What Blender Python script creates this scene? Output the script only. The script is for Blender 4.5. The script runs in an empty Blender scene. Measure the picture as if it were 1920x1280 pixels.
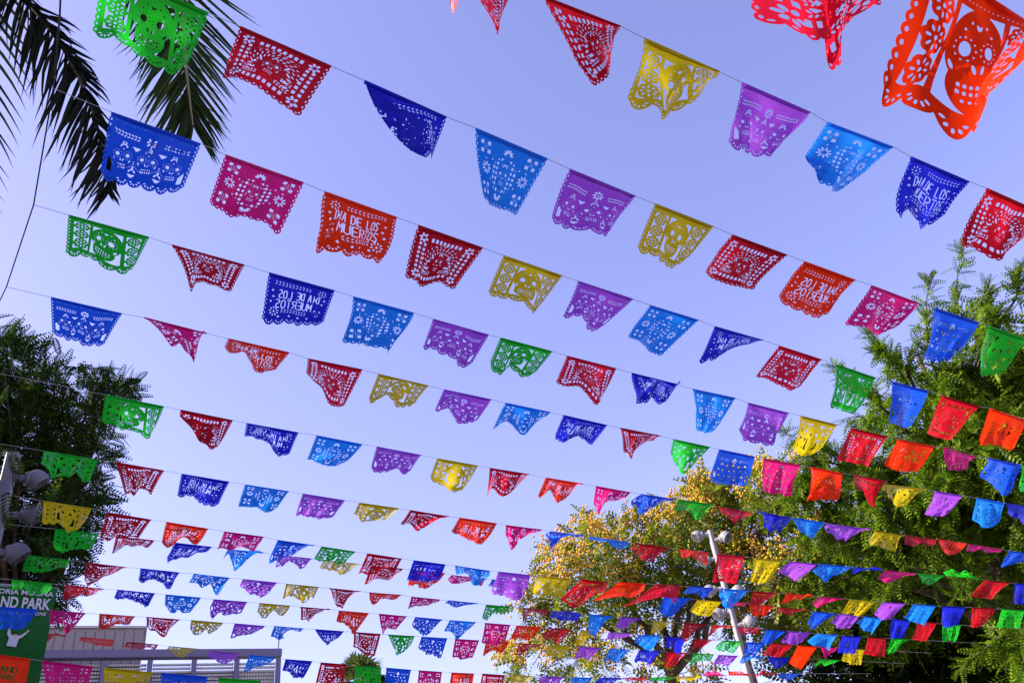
import bpy, math, random
import numpy as np
from mathutils import Vector, Matrix, Quaternion

random.seed(7)
RNG = np.random.default_rng(7)
SC = bpy.context.scene
COL = SC.collection

# ------------------------------------------------------------------ camera
F_PX = 1650.0                       # focal length in pixels of the 1920 px wide photograph
EYE = np.array([0.0, 0.0, 1.6])
_up = np.array([626.0 - 960, 640 + 1649.0, -F_PX]); _up /= np.linalg.norm(_up)
_fw = np.array([0, 0, -1.0]); _fw = _fw - _up * (_fw @ _up); _fw /= np.linalg.norm(_fw)
CAMROT = np.array([np.cross(_fw, _up), _fw, _up])
cd = bpy.data.cameras.new('camera'); cam = bpy.data.objects.new('camera', cd); COL.objects.link(cam)
cd.sensor_fit = 'HORIZONTAL'; cd.sensor_width = 36.0; cd.lens = 36.0 * F_PX / 1920.0
cd.clip_start = 0.05; cd.clip_end = 3000
cam.matrix_world = Matrix.Translation(EYE) @ Matrix(CAMROT.tolist()).to_4x4()
SC.camera = cam

# ------------------------------------------------------------------ sky, sun, exposure
SUN = np.array([-0.86, -0.12, 0.50]); SUN /= np.linalg.norm(SUN)     # direction towards the sun
world = bpy.data.worlds.new("World"); SC.world = world; world.use_nodes = True
wn, wl = world.node_tree.nodes, world.node_tree.links
wn.clear()
sky = wn.new('ShaderNodeTexSky'); sky.sky_type = 'NISHITA'; sky.sun_disc = False
sky.sun_elevation = math.asin(SUN[2]); sky.sun_rotation = math.atan2(SUN[0], SUN[1])
sky.air_density = 1.0; sky.dust_density = 0.9; sky.ozone_density = 1.0
tint = wn.new('ShaderNodeMix'); tint.data_type = 'RGBA'; tint.blend_type = 'MULTIPLY'
tint.inputs['Factor'].default_value = 1.0
tint.inputs['B'].default_value = (1.48, 1.11, 1.46, 1)              # the violet cast of this sky
bg = wn.new('ShaderNodeBackground'); bg.inputs['Strength'].default_value = 0.112
wo = wn.new('ShaderNodeOutputWorld')
wl.new(sky.outputs['Color'], tint.inputs['A']); wl.new(tint.outputs['Result'], bg.inputs['Color'])
wl.new(bg.outputs['Background'], wo.inputs['Surface'])
sd = bpy.data.lights.new('sun', 'SUN'); sd.energy = 5.0; sd.angle = math.radians(0.5); sd.color = (1.0, 0.90, 0.70)
sun = bpy.data.objects.new('sun', sd); COL.objects.link(sun)
sun.rotation_mode = 'QUATERNION'; sun.rotation_quaternion = Vector(SUN.tolist()).to_track_quat('Z', 'Y')
SC.view_settings.view_transform = 'Standard'; SC.view_settings.look = 'None'
SC.view_settings.exposure = 1.3; SC.view_settings.gamma = 1.0; SC.view_settings.use_curve_mapping = False
SC.render.engine = 'CYCLES'
SC.cycles.max_bounces = 8; SC.cycles.transparent_max_bounces = 8; SC.cycles.use_denoising = True

# ------------------------------------------------------------------ helpers
def ray(px, py):
    v = CAMROT @ np.array([px - 960.0, 640.0 - py, -F_PX]); return v / np.linalg.norm(v)
def at(px, py, dist):
    """point seen at a pixel of the photograph, at a distance from the eye"""
    return EYE + ray(px, py) * dist

def link(name, me, mat=None, parent=None, loc=None):
    o = bpy.data.objects.new(name, me); COL.objects.link(o)
    if mat is not None and me is not None and len(me.materials) == 0: me.materials.append(mat)
    if parent is not None: o.parent = parent
    if loc is not None: o.location = loc
    return o
def tag(o, label=None, cat=None, group=None, kind=None):
    if label: o['label'] = label
    if cat: o['category'] = cat
    if group: o['group'] = group
    if kind: o['kind'] = kind
    return o
def empty(name, loc):
    o = bpy.data.objects.new(name, None); COL.objects.link(o); o.location = loc; o.empty_display_size = 0.2
    return o
def mesh_np(name, V, loops, sizes, smooth=False):
    me = bpy.data.meshes.new(name)
    V = np.asarray(V, np.float32); loops = np.asarray(loops, np.int32); sizes = np.asarray(sizes, np.int32)
    me.vertices.add(len(V)); me.vertices.foreach_set('co', V.ravel())
    me.loops.add(len(loops)); me.loops.foreach_set('vertex_index', loops)
    me.polygons.add(len(sizes))
    starts = np.concatenate([[0], np.cumsum(sizes)[:-1]]).astype(np.int32)
    me.polygons.foreach_set('loop_start', starts)
    me.update(calc_edges=True); me.validate()
    if smooth: me.polygons.foreach_set('use_smooth', np.ones(len(me.polygons), bool))
    return me

class MB:
    """collects simple solids into one mesh"""
    def __init__(self): self.V = []; self.F = []; self.n = 0
    def add(self, V, F):
        V = np.asarray(V, float); self.V.append(V); self.F += [[i + self.n for i in f] for f in F]; self.n += len(V)
    def box(self, c, ax, ay, az, hx, hy, hz, bev=0.0):
        c, ax, ay, az = (np.asarray(a, float) for a in (c, ax, ay, az))
        if bev <= 0:
            V = [c + ax*hx*sx + ay*hy*sy + az*hz*sz for sz in (-1, 1) for sx, sy in ((-1,-1),(1,-1),(1,1),(-1,1))]
            self.add(V, [[3,2,1,0],[4,5,6,7],[0,1,5,4],[1,2,6,5],[2,3,7,6],[3,0,4,7]]); return
        ring = [(hx-bev,-hy),(hx,-hy+bev),(hx,hy-bev),(hx-bev,hy),(-hx+bev,hy),(-hx,hy-bev),(-hx,-hy+bev),(-hx+bev,-hy)]
        V = [c + ax*x + ay*y + az*hz*s for s in (-1, 1) for x, y in ring]
        self.add(V, [list(range(7,-1,-1)), list(range(8,16))] + [[i,(i+1)%8,8+(i+1)%8,8+i] for i in range(8)])
    def tube(self, pts, rad, n=6, cap=True):
        pts = np.asarray(pts, float); m = len(pts)
        rad = np.full(m, rad) if np.isscalar(rad) else np.asarray(rad, float)
        T = np.gradient(pts, axis=0); T /= np.linalg.norm(T, axis=1)[:, None] + 1e-9
        a = np.array([0, 0, 1.0]) if abs(T[0][2]) < 0.9 else np.array([1.0, 0, 0])
        V = []
        for k in range(m):
            b = a - T[k] * (a @ T[k]); b /= np.linalg.norm(b) + 1e-9; a = b; c = np.cross(T[k], b)
            for i in range(n):
                t = 2*math.pi*i/n; V.append(pts[k] + rad[k]*(math.cos(t)*b + math.sin(t)*c))
        F = [[k*n+i, k*n+(i+1)%n, (k+1)*n+(i+1)%n, (k+1)*n+i] for k in range(m-1) for i in range(n)]
        if cap: F += [list(range(n-1,-1,-1)), list(range((m-1)*n, m*n))]
        self.add(V, F)
    def lathe(self, o, axis, prof, n=20):
        """prof: (radius, height along axis)"""
        o = np.asarray(o, float); axis = np.asarray(axis, float)/np.linalg.norm(axis)
        a = np.array([0,0,1.0]) if abs(axis[2]) < .9 else np.array([1.0,0,0])
        b = np.cross(axis, a); b /= np.linalg.norm(b); c = np.cross(axis, b)
        V = [o + axis*h + r*(math.cos(2*math.pi*i/n)*b + math.sin(2*math.pi*i/n)*c) for r, h in prof for i in range(n)]
        F = [[k*n+i, k*n+(i+1)%n, (k+1)*n+(i+1)%n, (k+1)*n+i] for k in range(len(prof)-1) for i in range(n)]
        self.add(V, F)
    def build(self, name, mat, parent=None, loc=(0,0,0), smooth=False):
        V = np.concatenate(self.V) - np.asarray(loc, float)
        me = bpy.data.meshes.new(name); me.from_pydata(V.tolist(), [], self.F); me.update()
        if smooth:
            me.polygons.foreach_set('use_smooth', np.ones(len(me.polygons), bool))
            me.set_sharp_from_angle(angle=math.radians(38))
        return link(name, me, mat, parent, None if parent is not None else loc)

def principled(name, col, rough=0.6, spec=0.3, noise=0.0, nscale=8.0, metal=0.0, bump=0.0):
    m = bpy.data.materials.new(name); m.use_nodes = True
    nt = m.node_tree; b = nt.nodes['Principled BSDF']
    b.inputs['Base Color'].default_value = (*col, 1); b.inputs['Roughness'].default_value = rough
    b.inputs['Specular IOR Level'].default_value = spec; b.inputs['Metallic'].default_value = metal
    if noise > 0 or bump > 0:
        tc = nt.nodes.new('ShaderNodeTexCoord'); nz = nt.nodes.new('ShaderNodeTexNoise')
        nz.inputs['Scale'].default_value = nscale; nz.inputs['Detail'].default_value = 5
        nt.links.new(tc.outputs['Object'], nz.inputs['Vector'])
        if noise > 0:
            r = nt.nodes.new('ShaderNodeValToRGB')
            r.color_ramp.elements[0].position = .3; r.color_ramp.elements[1].position = .7
            r.color_ramp.elements[0].color = (*[c*(1-noise) for c in col], 1)
            r.color_ramp.elements[1].color = (*[min(1, c*(1+noise)) for c in col], 1)
            nt.links.new(nz.outputs['Fac'], r.inputs['Fac']); nt.links.new(r.outputs['Color'], b.inputs['Base Color'])
        if bump > 0:
            bp = nt.nodes.new('ShaderNodeBump'); bp.inputs['Strength'].default_value = bump
            nt.links.new(nz.outputs['Fac'], bp.inputs['Height']); nt.links.new(bp.outputs['Normal'], b.inputs['Normal'])
    return m

def film(name, refl, trans, mix=0.5):
    """thin coloured plastic film: diffuse front, light coming through, a slight sheen"""
    m = bpy.data.materials.new(name); m.use_nodes = True; nt = m.node_tree; N = nt.nodes; N.clear()
    out = N.new('ShaderNodeOutputMaterial')
    d = N.new('ShaderNodeBsdfDiffuse'); t = N.new('ShaderNodeBsdfTranslucent'); g = N.new('ShaderNodeBsdfGlossy')
    g.inputs['Roughness'].default_value = 0.32; g.inputs['Color'].default_value = (.9, .9, .9, 1)
    mx = N.new('ShaderNodeMixShader'); mx.inputs['Fac'].default_value = mix
    m2 = N.new('ShaderNodeMixShader'); fr = N.new('ShaderNodeLayerWeight'); fr.inputs['Blend'].default_value = 0.10
    mul = N.new('ShaderNodeMath');  mul.operation = 'MULTIPLY_ADD'; mul.inputs[1].default_value = 0.05; mul.inputs[2].default_value = 0.007
    tc = N.new('ShaderNodeTexCoord'); nz = N.new('ShaderNodeTexNoise'); nz.inputs['Scale'].default_value = 22
    nz.inputs['Detail'].default_value = 3
    bp = N.new('ShaderNodeBump'); bp.inputs['Strength'].default_value = 0.10; bp.inputs['Distance'].default_value = .02
    d.inputs['Color'].default_value = (*refl, 1); t.inputs['Color'].default_value = (*trans, 1)
    L = nt.links.new
    L(tc.outputs['Object'], nz.inputs['Vector']); L(nz.outputs['Fac'], bp.inputs['Height'])
    for s in (d, t, g): L(bp.outputs['Normal'], s.inputs['Normal'])
    L(d.outputs[0], mx.inputs[1]); L(t.outputs[0], mx.inputs[2])
    L(fr.outputs['Fresnel'], mul.inputs[0]); L(mul.outputs[0], m2.inputs['Fac'])
    L(mx.outputs[0], m2.inputs[1]); L(g.outputs[0], m2.inputs[2]); L(m2.outputs[0], out.inputs['Surface'])
    return m

def leafmat(name, cols, trans=0.35, rough=0.5, spec=0.2):
    """leaf colours vary from leaf to leaf"""
    m = bpy.data.materials.new(name); m.use_nodes = True; nt = m.node_tree; N = nt.nodes
    b = N['Principled BSDF']; out = N['Material Output']
    b.inputs['Roughness'].default_value = rough; b.inputs['Specular IOR Level'].default_value = spec
    g = N.new('ShaderNodeNewGeometry'); r = N.new('ShaderNodeValToRGB')
    el = r.color_ramp.elements
    while len(el) < len(cols): el.new(0.5)
    for i, c in enumerate(cols): el[i].position = i/(len(cols)-1); el[i].color = (*c, 1)
    t = N.new('ShaderNodeBsdfTranslucent'); mx = N.new('ShaderNodeMixShader'); mx.inputs['Fac'].default_value = trans
    L = nt.links.new
    L(g.outputs['Random Per Island'], r.inputs['Fac']); L(r.outputs['Color'], b.inputs['Base Color'])
    L(r.outputs['Color'], t.inputs['Color'])
    L(b.outputs[0], mx.inputs[1]); L(t.outputs[0], mx.inputs[2]); L(mx.outputs[0], out.inputs['Surface'])
    return m
# ------------------------------------------------------------------ ground
g = MB(); g.add([[-600,-600,0],[600,-600,0],[600,600,0],[-600,600,0]], [[0,1,2,3]])
tag(g.build('ground', principled('paving', (.26,.24,.22), .85, .2, noise=.25, nscale=.6)), kind='structure')

# ------------------------------------------------------------------ tall block added out of view at left to cut off sunlight
def added_tall_block():
    root = empty('added_block', (-36, 2, 0))
    tag(root, 'pale windowed block added out of view beside the plaza to block the sun', 'building')
    ax = np.array([-.35, .94, 0]); ax /= np.linalg.norm(ax); ay = np.array([ax[1], -ax[0], 0]); az = np.array([0,0,1.])
    c = np.array([BLK[0], BLK[1], 0.]); hl, hw, h = BLK[2], 8.0, BLK[3]
    m = MB(); m.box(c + az*h/2, ax, ay, az, hl, hw, h/2); w = m.build('wall', principled('added_block_stone', (.42,.38,.33), .8, .2, noise=.15, nscale=.5), root, root.location)
    me = None; glass = principled('added_block_glass', (.03,.035,.045), .15, .5)
    for k in range(int(h//3.6)):
        for i in range(-5, 6):
            if me is None:
                q = MB(); q.box((0,0,0), ax, ay, az, hl/14, .06, 1.0); o = q.build('window', glass, w); me = o.data
            else: o = link('window', me, None, w)
            o.location = Vector((c + ax*i*hl/5.6 + ay*(hw+.03) + az*(2.2+3.6*k)).tolist()) - Vector(root.location)
BLK = (-36.0, 2.0, 26.0, 16.5)
added_tall_block()
DATA = """
S0
C 1430,-175 1640,-100 | 1440,40 1510,80 1572,118 1600,55 1655,5 w2.4
O 1745,-75 1955,60 | 1645,155 1715,215 1800,250 1860,190 1905,110 skull w2.4
S1
C 815,-90 965,-25 | 853,15 880,-20 932,57 948,10
R 1015,-8 1165,50 | 1112,165 1135,150 1146,118 1158,60
Y 1208,72 1350,135 | 1180,195 1221,216 1268,212 1297,185 1335,150 w2
P 1391,155 1520,211 | 1365,283 1395,283 1425,297 1455,288 w1.6
L 1551,229 1675,276 | 1500,325 1550,355 1582,358 F-8;55;35;108
N 1708,294 1818,341 | 1672,412 1700,402 1731,431 1760,410 w1.8
R 1850,353 1960,402 | 1806,458 1830,460 1862,484 1890,475 1925,440 w1.8
S2
G 195,-62 392,25 | 172,62 225,85 270,112 323,140 347,130
R 450,50 622,125 | 415,150 455,153 505,182 562,217
N 683,151 838,220 | 655,250 780,308 812,296 F0;0;56;100
L 891,240 1027,298 | 905,372 925,388 967,404
P 1068,317 1192,368 | 1030,418 1065,432 1121,449 1140,438
Y 1228,382 1338,425 | 1192,472 1225,488 1265,498 1287,487
R 1373,440 1476,478 | 1320,510 1362,534 1402,545
O 1508,490 1604,525 | 1456,562 1500,585 1530,597 1547,586 f
M 1634,535 1722,568 | 1583,608 1620,618 1655,627 1672,614
U 1751,577 1836,605 | 1730,668 1755,680 1780,675
G 1852,610 1925,636 | 1827,692 1850,706 1882,700
S3
U 208,210 377,270 | 187,335 235,350 290,362 340,361
M 422,290 570,343 | 392,380 450,408 524,439
O 608,359 745,408 | 591,455 635,475 680,485 714,492 w1.8
R 784,422 906,465 | 759,520 792,536 815,530 845,547
Y 944,479 1055,517 | 916,550 945,568 1000,582 1012,574
P 1084,527 1188,561 | 1047,605 1085,597 1112,616 1134,609
L 1219,572 1310,600 | 1177,632 1205,650 1247,666
N 1340,612 1432,638 | 1307,685 1340,673 1365,657 1425,641
C 1461,648 1541,674 | 1418,705 1440,712 1480,731 1502,724
G 1568,683 1642,708 | 1550,765 1580,770 1604,776
U 1672,715 1741,733 | 1665,792 1690,800 1706,803
R 1767,741 1836,762 | 1737,812 1760,821 1787,826
O 1856,765 1925,788 | 1833,835 1865,836 1897,846 f
S4
G 128,403 280,445 | 125,467 160,476 180,500 235,513 251,502
R 322,459 459,497 | 360,543 372,530 400,533 433,547
N 504,511 628,545 | 491,603 550,608 602,614 f
L 662,556 777,587 | 648,641 670,646 690,638 722,656 737,654 w1.8
P 812,598 917,628 | 789,660 815,660 850,685 881,687
G 938,633 1036,659 | 917,682 938,702 955,688 980,704 1002,701
C 1063,667 1156,691 | 1041,718 1068,727 1092,728 1119,757 1131,739
N 1184,699 1272,721 | 1198,750 1215,752 1226,725 1240,745 1266,727 w2.2
L 1299,729 1379,746 | 1306,806 1318,812 1334,810
P 1403,755 1479,774 | 1373,815 1405,826 1440,838 1453,824
Y 1501,779 1569,796 | 1484,845 1508,855 1532,849
R 1596,802 1664,818 | 1570,864 1598,868 1633,876
O 1683,823 1752,837 | 1655,872 1685,884 1717,885 f
M 1768,838 1830,857 | 1777,885 1785,887 1814,880 1813,862
U 1853,858 1915,872 | 1840,890 1860,908 1884,930 1896,904
G 1916,872 1975,885 | 1903,922 1925,928 1955,930
S5
U 95,557 229,588 | 98,633 125,640 148,635 170,652 191,654
M 270,595 388,625 | 322,632 345,652 365,668 376,628
O 428,635 543,661 | 421,648 455,665 485,698 513,696
C 577,672 680,693 | 572,704 605,722 628,752 647,757
Y 709,701 804,723 | 692,745 722,745 750,766 777,754
P 832,730 922,749 | 811,779 835,775 868,794 893,789
L 947,755 1033,773 | 925,802 948,796 980,815 993,810 1016,784
N 1056,778 1139,797 | 1034,828 1050,830 1085,818 1113,829
R 1163,802 1239,817 | 1168,850 1185,858 1193,840 1226,823
G 1262,823 1332,838 | 1254,858 1270,879 1287,884 1309,861
U 1348,842 1416,856 | 1333,900 1352,908 1372,911 1397,914
M 1431,859 1501,872 | 1427,922 1455,927 1482,930
O 1519,875 1580,887 | 1506,931 1530,934 1565,942
R 1602,890 1663,902 | 1601,918 1622,922 1638,953 1646,914
Y 1655,907 1738,917 | 1649,925 1672,932 1692,950 1717,929
P 1753,920 1805,929 | 1729,963 1750,968 1776,967
L 1831,933 1884,943 | 1825,972 1850,990 1871,979
N 1886,943 1940,952 | 1890,960 1915,982 1936,984
S6
G 198,740 308,762 | 189,797 215,798 235,808 275,821 284,812
R 338,768 437,788 | 330,830 365,840 396,845 413,829 F0;20;60;100
N 462,793 560,811 | 458,818 487,826 520,850 542,851 f
L 593,816 680,833 | 574,866 610,871 642,874
P 706,837 790,853 | 692,886 712,888 732,880 752,889 767,886
Y 819,859 897,873 | 804,900 832,908 862,920 876,909
R 918,877 993,889 | 913,932 922,918 950,922 986,894
O 1023,895 1094,907 | 1006,935 1025,930 1055,932 1081,911
M 1117,911 1183,923 | 1110,953 1123,961 1133,944 1171,929
U 1202,926 1268,936 | 1180,943 1195,952 1215,959 1246,939
G 1271,936 1340,946 | 1264,954 1288,955 1308,977 1326,954
C 1342,950 1412,962 | 1352,955 1368,965 1380,981 1400,962
N 1418,958 1484,971 | 1428,970 1440,988 1456,1001 1473,984
L 1486,970 1547,980 | 1492,978 1510,1000 1523,1007 1541,984
P 1552,981 1632,993 | 1544,992 1572,1005 1590,1014 1613,993
Y 1640,995 1694,1004 | 1628,1015 1645,1026 1678,1031 1683,1008
R 1697,1003 1755,1012 | 1696,1019 1725,1020 1756,1016
O 1758,1010 1812,1019 | 1760,1022 1775,1040 1795,1036 1811,1022
M 1815,1020 1878,1030 | 1812,1031 1840,1031 1877,1034
U 1893,1032 1945,1040 | 1873,1063 1890,1060 1931,1049
S7
G 82,845 184,862 | 77,875 105,893 140,900 166,902
R 216,866 308,882 | 235,930 245,928 262,918 283,926
N 340,888 430,903 | 330,941 360,935 380,938 409,945 f
L 459,908 542,921 | 447,946 475,950 497,962 518,956
P 567,925 647,938 | 554,966 572,967 595,965 621,976
Y 673,942 749,953 | 661,964 685,977 715,976 739,957
R 768,956 842,968 | 751,979 772,989 800,981 833,971
O 861,970 932,981 | 845,996 870,1011 900,1021 916,1007 f
M 948,984 1017,993 | 947,1012 968,1021 973,1005 1001,996
U 1033,996 1095,1004 | 1020,1005 1036,1019 1048,1008 1083,1012
L 1104,1006 1180,1017 | 1107,1013 1135,1020 1155,1022 1176,1020
R 1190,1018 1254,1027 | 1185,1027 1198,1045 1218,1055 1236,1035
O 1272,1029 1328,1036 | 1278,1052 1295,1045 1327,1055
C 1344,1038 1396,1043 | 1337,1091 1360,1090 1382,1093
Y 1413,1045 1465,1051 | 1405,1090 1425,1091 1441,1092
P 1483,1052 1533,1057 | 1457,1068 1478,1083 1494,1090
L 1536,1057 1598,1063 | 1521,1070 1552,1087 1581,1069
N 1600,1063 1652,1069 | 1598,1067 1620,1070 1650,1073
M 1660,1069 1718,1075 | 1645,1083 1665,1086 1682,1086 1716,1077
G 1720,1075 1770,1079 | 1724,1084 1737,1095 1761,1083
G 1775,1079 1836,1085 | 1767,1072 1800,1071 1832,1082
R 1847,1087 1894,1092 | 1829,1117 1845,1122 1862,1122
N 1902,1093 1950,1098 | 1901,1130 1912,1134 1931,1124
S8
Y 82,939 172,953 | 79,976 105,987 135,993 156,984
R 200,960 284,974 | 187,1006 215,1012 260,1007
O 311,978 391,991 | 301,1025 318,1026 337,1014 369,1019 f
M 420,996 495,1006 | 406,1034 432,1027 460,1024 477,1029
U 520,1012 590,1022 | 505,1043 515,1051 540,1046 571,1031
G 602,1024 667,1034 | 587,1049 612,1051 646,1054
R 688,1037 754,1047 | 672,1073 690,1075 715,1070 743,1065
N 775,1050 836,1058 | 763,1085 785,1091 823,1089
L 853,1060 919,1070 | 856,1080 878,1080 893,1090 919,1078
P 934,1071 995,1078 | 922,1106 945,1115 970,1126 983,1117
Y 1013,1080 1071,1085 | 991,1092 1010,1113 1035,1118 1054,1123
R 1090,1086 1142,1091 | 1050,1122 1080,1138 1105,1120 1136,1107
O 1160,1091 1211,1094 | 1108,1127 1150,1115 1185,1118 1206,1109
C 1230,1095 1277,1098 | 1168,1137 1215,1124 1250,1118 1265,1131
U 1293,1099 1338,1102 | 1279,1112 1305,1113 1322,1123
L 1352,1103 1405,1107 | 1344,1123 1372,1134 1391,1117
R 1412,1108 1458,1111 | 1407,1130 1425,1132 1446,1121
O 1474,1112 1524,1117 | 1464,1128 1490,1122 1518,1119
M 1536,1118 1583,1122 | 1523,1130 1536,1135 1561,1124
Y 1593,1123 1641,1127 | 1582,1147 1600,1152 1614,1155
P 1655,1128 1698,1131 | 1637,1152 1655,1161 1677,1157
L 1712,1132 1755,1135 | 1694,1157 1712,1165 1734,1172
N 1767,1136 1811,1138 | 1766,1172 1775,1177 1796,1171
R 1822,1138 1867,1141 | 1817,1172 1828,1176 1847,1169
G 1878,1141 1922,1144 | 1870,1175 1890,1177 1911,1179
S9
G 103,991 186,1001 | 99,1028 122,1033 140,1028 171,1030
R 217,1005 290,1013 | 210,1036 228,1028 248,1022 271,1032
N 327,1017 397,1025 | 312,1045 325,1049 352,1040 384,1037 f
L 428,1029 495,1036 | 417,1052 432,1048 446,1058 467,1041
P 522,1040 585,1047 | 515,1070 532,1058 550,1056 571,1061
Y 609,1050 674,1057 | 597,1070 612,1063 632,1073 653,1079
R 695,1060 756,1066 | 682,1097 705,1086 728,1085 746,1074
O 775,1068 835,1074 | 764,1095 775,1096 790,1104 816,1095
M 850,1078 912,1085 | 837,1093 850,1096 880,1088 906,1089
U 922,1086 980,1091 | 914,1098 940,1104 971,1106
U 1245,1118 1296,1122 | 1234,1146 1258,1157 1276,1139
Y 1308,1124 1354,1127 | 1291,1147 1308,1152 1329,1157
M 1358,1128 1400,1131 | 1351,1124 1368,1137 1396,1136
O 1404,1131 1452,1136 | 1408,1140 1427,1158 1441,1145
R 1456,1138 1514,1143 | 1455,1150 1475,1149 1511,1145
U 1524,1146 1568,1150 | 1514,1172 1527,1177 1546,1162
P 1574,1150 1612,1154 | 1555,1164 1575,1176 1590,1179
L 1620,1155 1656,1159 | 1601,1169 1618,1180 1637,1189
N 1672,1160 1708,1163 | 1669,1194 1680,1197 1693,1195
R 1720,1164 1757,1167 | 1712,1197 1724,1201 1737,1200
G 1767,1169 1802,1171 | 1767,1205 1780,1200 1793,1203
S10
G 50,1040 132,1050 | 41,1074 70,1075 100,1068 126,1061
R 160,1054 237,1063 | 157,1090 170,1096 190,1078 216,1080
N 263,1065 337,1073 | 260,1086 290,1086 316,1105 327,1089 f
L 363,1075 431,1083 | 350,1103 370,1102 388,1100 409,1109
P 455,1085 520,1092 | 447,1104 465,1110 485,1121 501,1117
Y 536,1094 598,1100 | 530,1121 550,1117 575,1127 589,1117
R 617,1102 676,1108 | 625,1115 634,1140 643,1138 651,1114
O 692,1110 753,1115 | 693,1122 703,1133 712,1123 736,1122
M 771,1118 826,1124 | 762,1150 779,1136 800,1131 816,1123
U 841,1125 897,1131 | 831,1136 845,1137 858,1138 876,1130
G 911,1133 957,1137 | 904,1155 914,1160 922,1148 939,1154
R 980,1139 1028,1143 | 982,1157 998,1150 1023,1151
N 1036,1145 1091,1149 | 1028,1162 1050,1162 1068,1164 1086,1160
L 1105,1151 1151,1156 | 1103,1187 1115,1193 1131,1164
P 1163,1157 1209,1160 | 1151,1175 1168,1179 1191,1162
Y 1226,1163 1265,1166 | 1220,1188 1234,1188 1246,1174
R 1282,1167 1325,1171 | 1276,1196 1288,1200 1301,1181
O 1336,1171 1377,1174 | 1327,1190 1343,1180 1371,1176
C 1382,1175 1424,1178 | 1385,1184 1400,1186 1421,1181
U 1437,1180 1476,1183 | 1425,1203 1444,1206 1456,1196
P 1480,1183 1521,1186 | 1466,1198 1490,1208 1504,1202
L 1532,1187 1570,1190 | 1513,1201 1532,1211 1554,1220
N 1579,1191 1615,1193 | 1571,1223 1585,1225 1604,1226
R 1627,1194 1661,1196 | 1620,1224 1635,1228 1658,1231
G 1672,1196 1707,1198 | 1660,1221 1673,1224 1691,1205
S11
G 22,1086 98,1094 | 24,1105 50,1108 96,1108
R 122,1096 195,1104 | 120,1116 145,1111 165,1120 186,1107
N 220,1105 291,1112 | 214,1118 235,1126 258,1138 279,1131 f
L 310,1114 377,1120 | 309,1139 325,1148 337,1145 356,1148
P 400,1123 464,1128 | 392,1141 405,1151 425,1150 451,1154
Y 486,1130 545,1135 | 482,1147 494,1155 507,1146 529,1155
R 563,1137 620,1142 | 565,1156 578,1160 583,1165 601,1149
O 635,1144 692,1149 | 630,1164 652,1174 664,1184 673,1175 f
M 710,1150 763,1155 | 718,1190 724,1180 741,1180
U 778,1156 830,1161 | 772,1170 784,1182 797,1190 811,1179
L 843,1162 893,1166 | 834,1177 846,1186 857,1194 873,1183
M 909,1167 957,1171 | 901,1206 925,1207 946,1204
O 968,1172 1016,1175 | 957,1196 975,1197 999,1197
R 1028,1177 1071,1180 | 1014,1192 1032,1198 1049,1207
Y 1088,1181 1131,1184 | 1077,1207 1090,1208 1101,1189
P 1143,1185 1187,1188 | 1132,1207 1150,1196 1181,1190
L 1198,1189 1239,1192 | 1188,1205 1203,1214 1221,1221
N 1250,1193 1287,1196 | 1246,1213 1258,1218 1274,1224
R 1305,1197 1343,1199 | 1294,1219 1304,1212 1315,1214 1326,1204
G 1354,1200 1393,1202 | 1340,1213 1358,1222 1375,1224
U 1400,1203 1434,1205 | 1392,1224 1404,1228 1419,1227
R 1445,1206 1487,1208 | 1435,1224 1450,1230 1467,1229
O 1496,1209 1532,1212 | 1478,1242 1490,1250 1504,1256
M 1536,1212 1572,1214 | 1540,1220 1552,1230 1566,1221
Y 1584,1215 1621,1217 | 1577,1238 1597,1245 1617,1246
S12
U 0,1137 72,1142 | -8,1178 25,1183 49,1177
M 93,1143 161,1149 | 92,1170 113,1173 123,1187 139,1174
O 186,1150 254,1155 | 183,1181 200,1177 216,1173 241,1174
C 274,1156 338,1161 | 274,1175 290,1182 305,1194 321,1177
Y 358,1162 419,1167 | 355,1186 373,1190 388,1184 406,1183
P 439,1168 497,1173 | 432,1192 455,1189 475,1190 489,1180
L 514,1173 570,1178 | 507,1192 526,1194 538,1183 566,1181
N 590,1179 645,1183 | 610,1205 616,1208 631,1195
R 663,1184 714,1188 | 662,1212 680,1222 703,1229
G 727,1189 778,1192 | 738,1216 747,1228 769,1211
U 790,1193 839,1196 | 783,1216 803,1226 827,1234
M 853,1197 899,1200 | 848,1231 868,1235 887,1231
O 911,1200 955,1203 | 905,1229 922,1222 943,1221
R 972,1205 1017,1208 | 966,1229 980,1222 1001,1217
Y 1026,1209 1071,1211 | 1020,1225 1036,1228 1051,1234
P 1087,1212 1126,1214 | 1077,1232 1088,1233 1101,1239
L 1142,1215 1181,1217 | 1132,1238 1145,1240 1159,1241
N 1198,1218 1238,1220 | 1188,1239 1200,1240 1219,1246
R 1250,1221 1289,1223 | 1241,1246 1254,1251 1271,1241
G 1300,1224 1339,1226 | 1292,1248 1310,1240 1329,1245
P 1347,1227 1384,1229 | 1336,1245 1352,1245 1369,1246
L 1392,1229 1432,1231 | 1386,1245 1402,1238 1426,1233
N 1438,1231 1482,1233 | 1442,1240 1456,1254 1471,1245
G 1537,1235 1575,1237 | 1527,1248 1540,1245 1550,1248
S13
L -32,1177 36,1183 | -35,1200 0,1197 23,1192
R 60,1185 125,1191 | 55,1197 90,1196 121,1198
O 151,1194 214,1199 | 147,1201 175,1210 209,1214
R 237,1203 297,1208 | 231,1212 262,1213 288,1222
Y 318,1211 373,1216 | 311,1220 335,1229 361,1221
P 393,1220 449,1225 | 388,1229 412,1238 439,1239
L 467,1227 518,1232 | 456,1260 475,1252 498,1246
N 535,1235 586,1239 | 528,1259 548,1266 568,1273 f
R 601,1241 650,1245 | 591,1285 615,1288 641,1289
G 667,1247 715,1250 | 660,1288 685,1290 713,1289
U 724,1251 771,1255 | 718,1290 740,1293 763,1292
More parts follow.
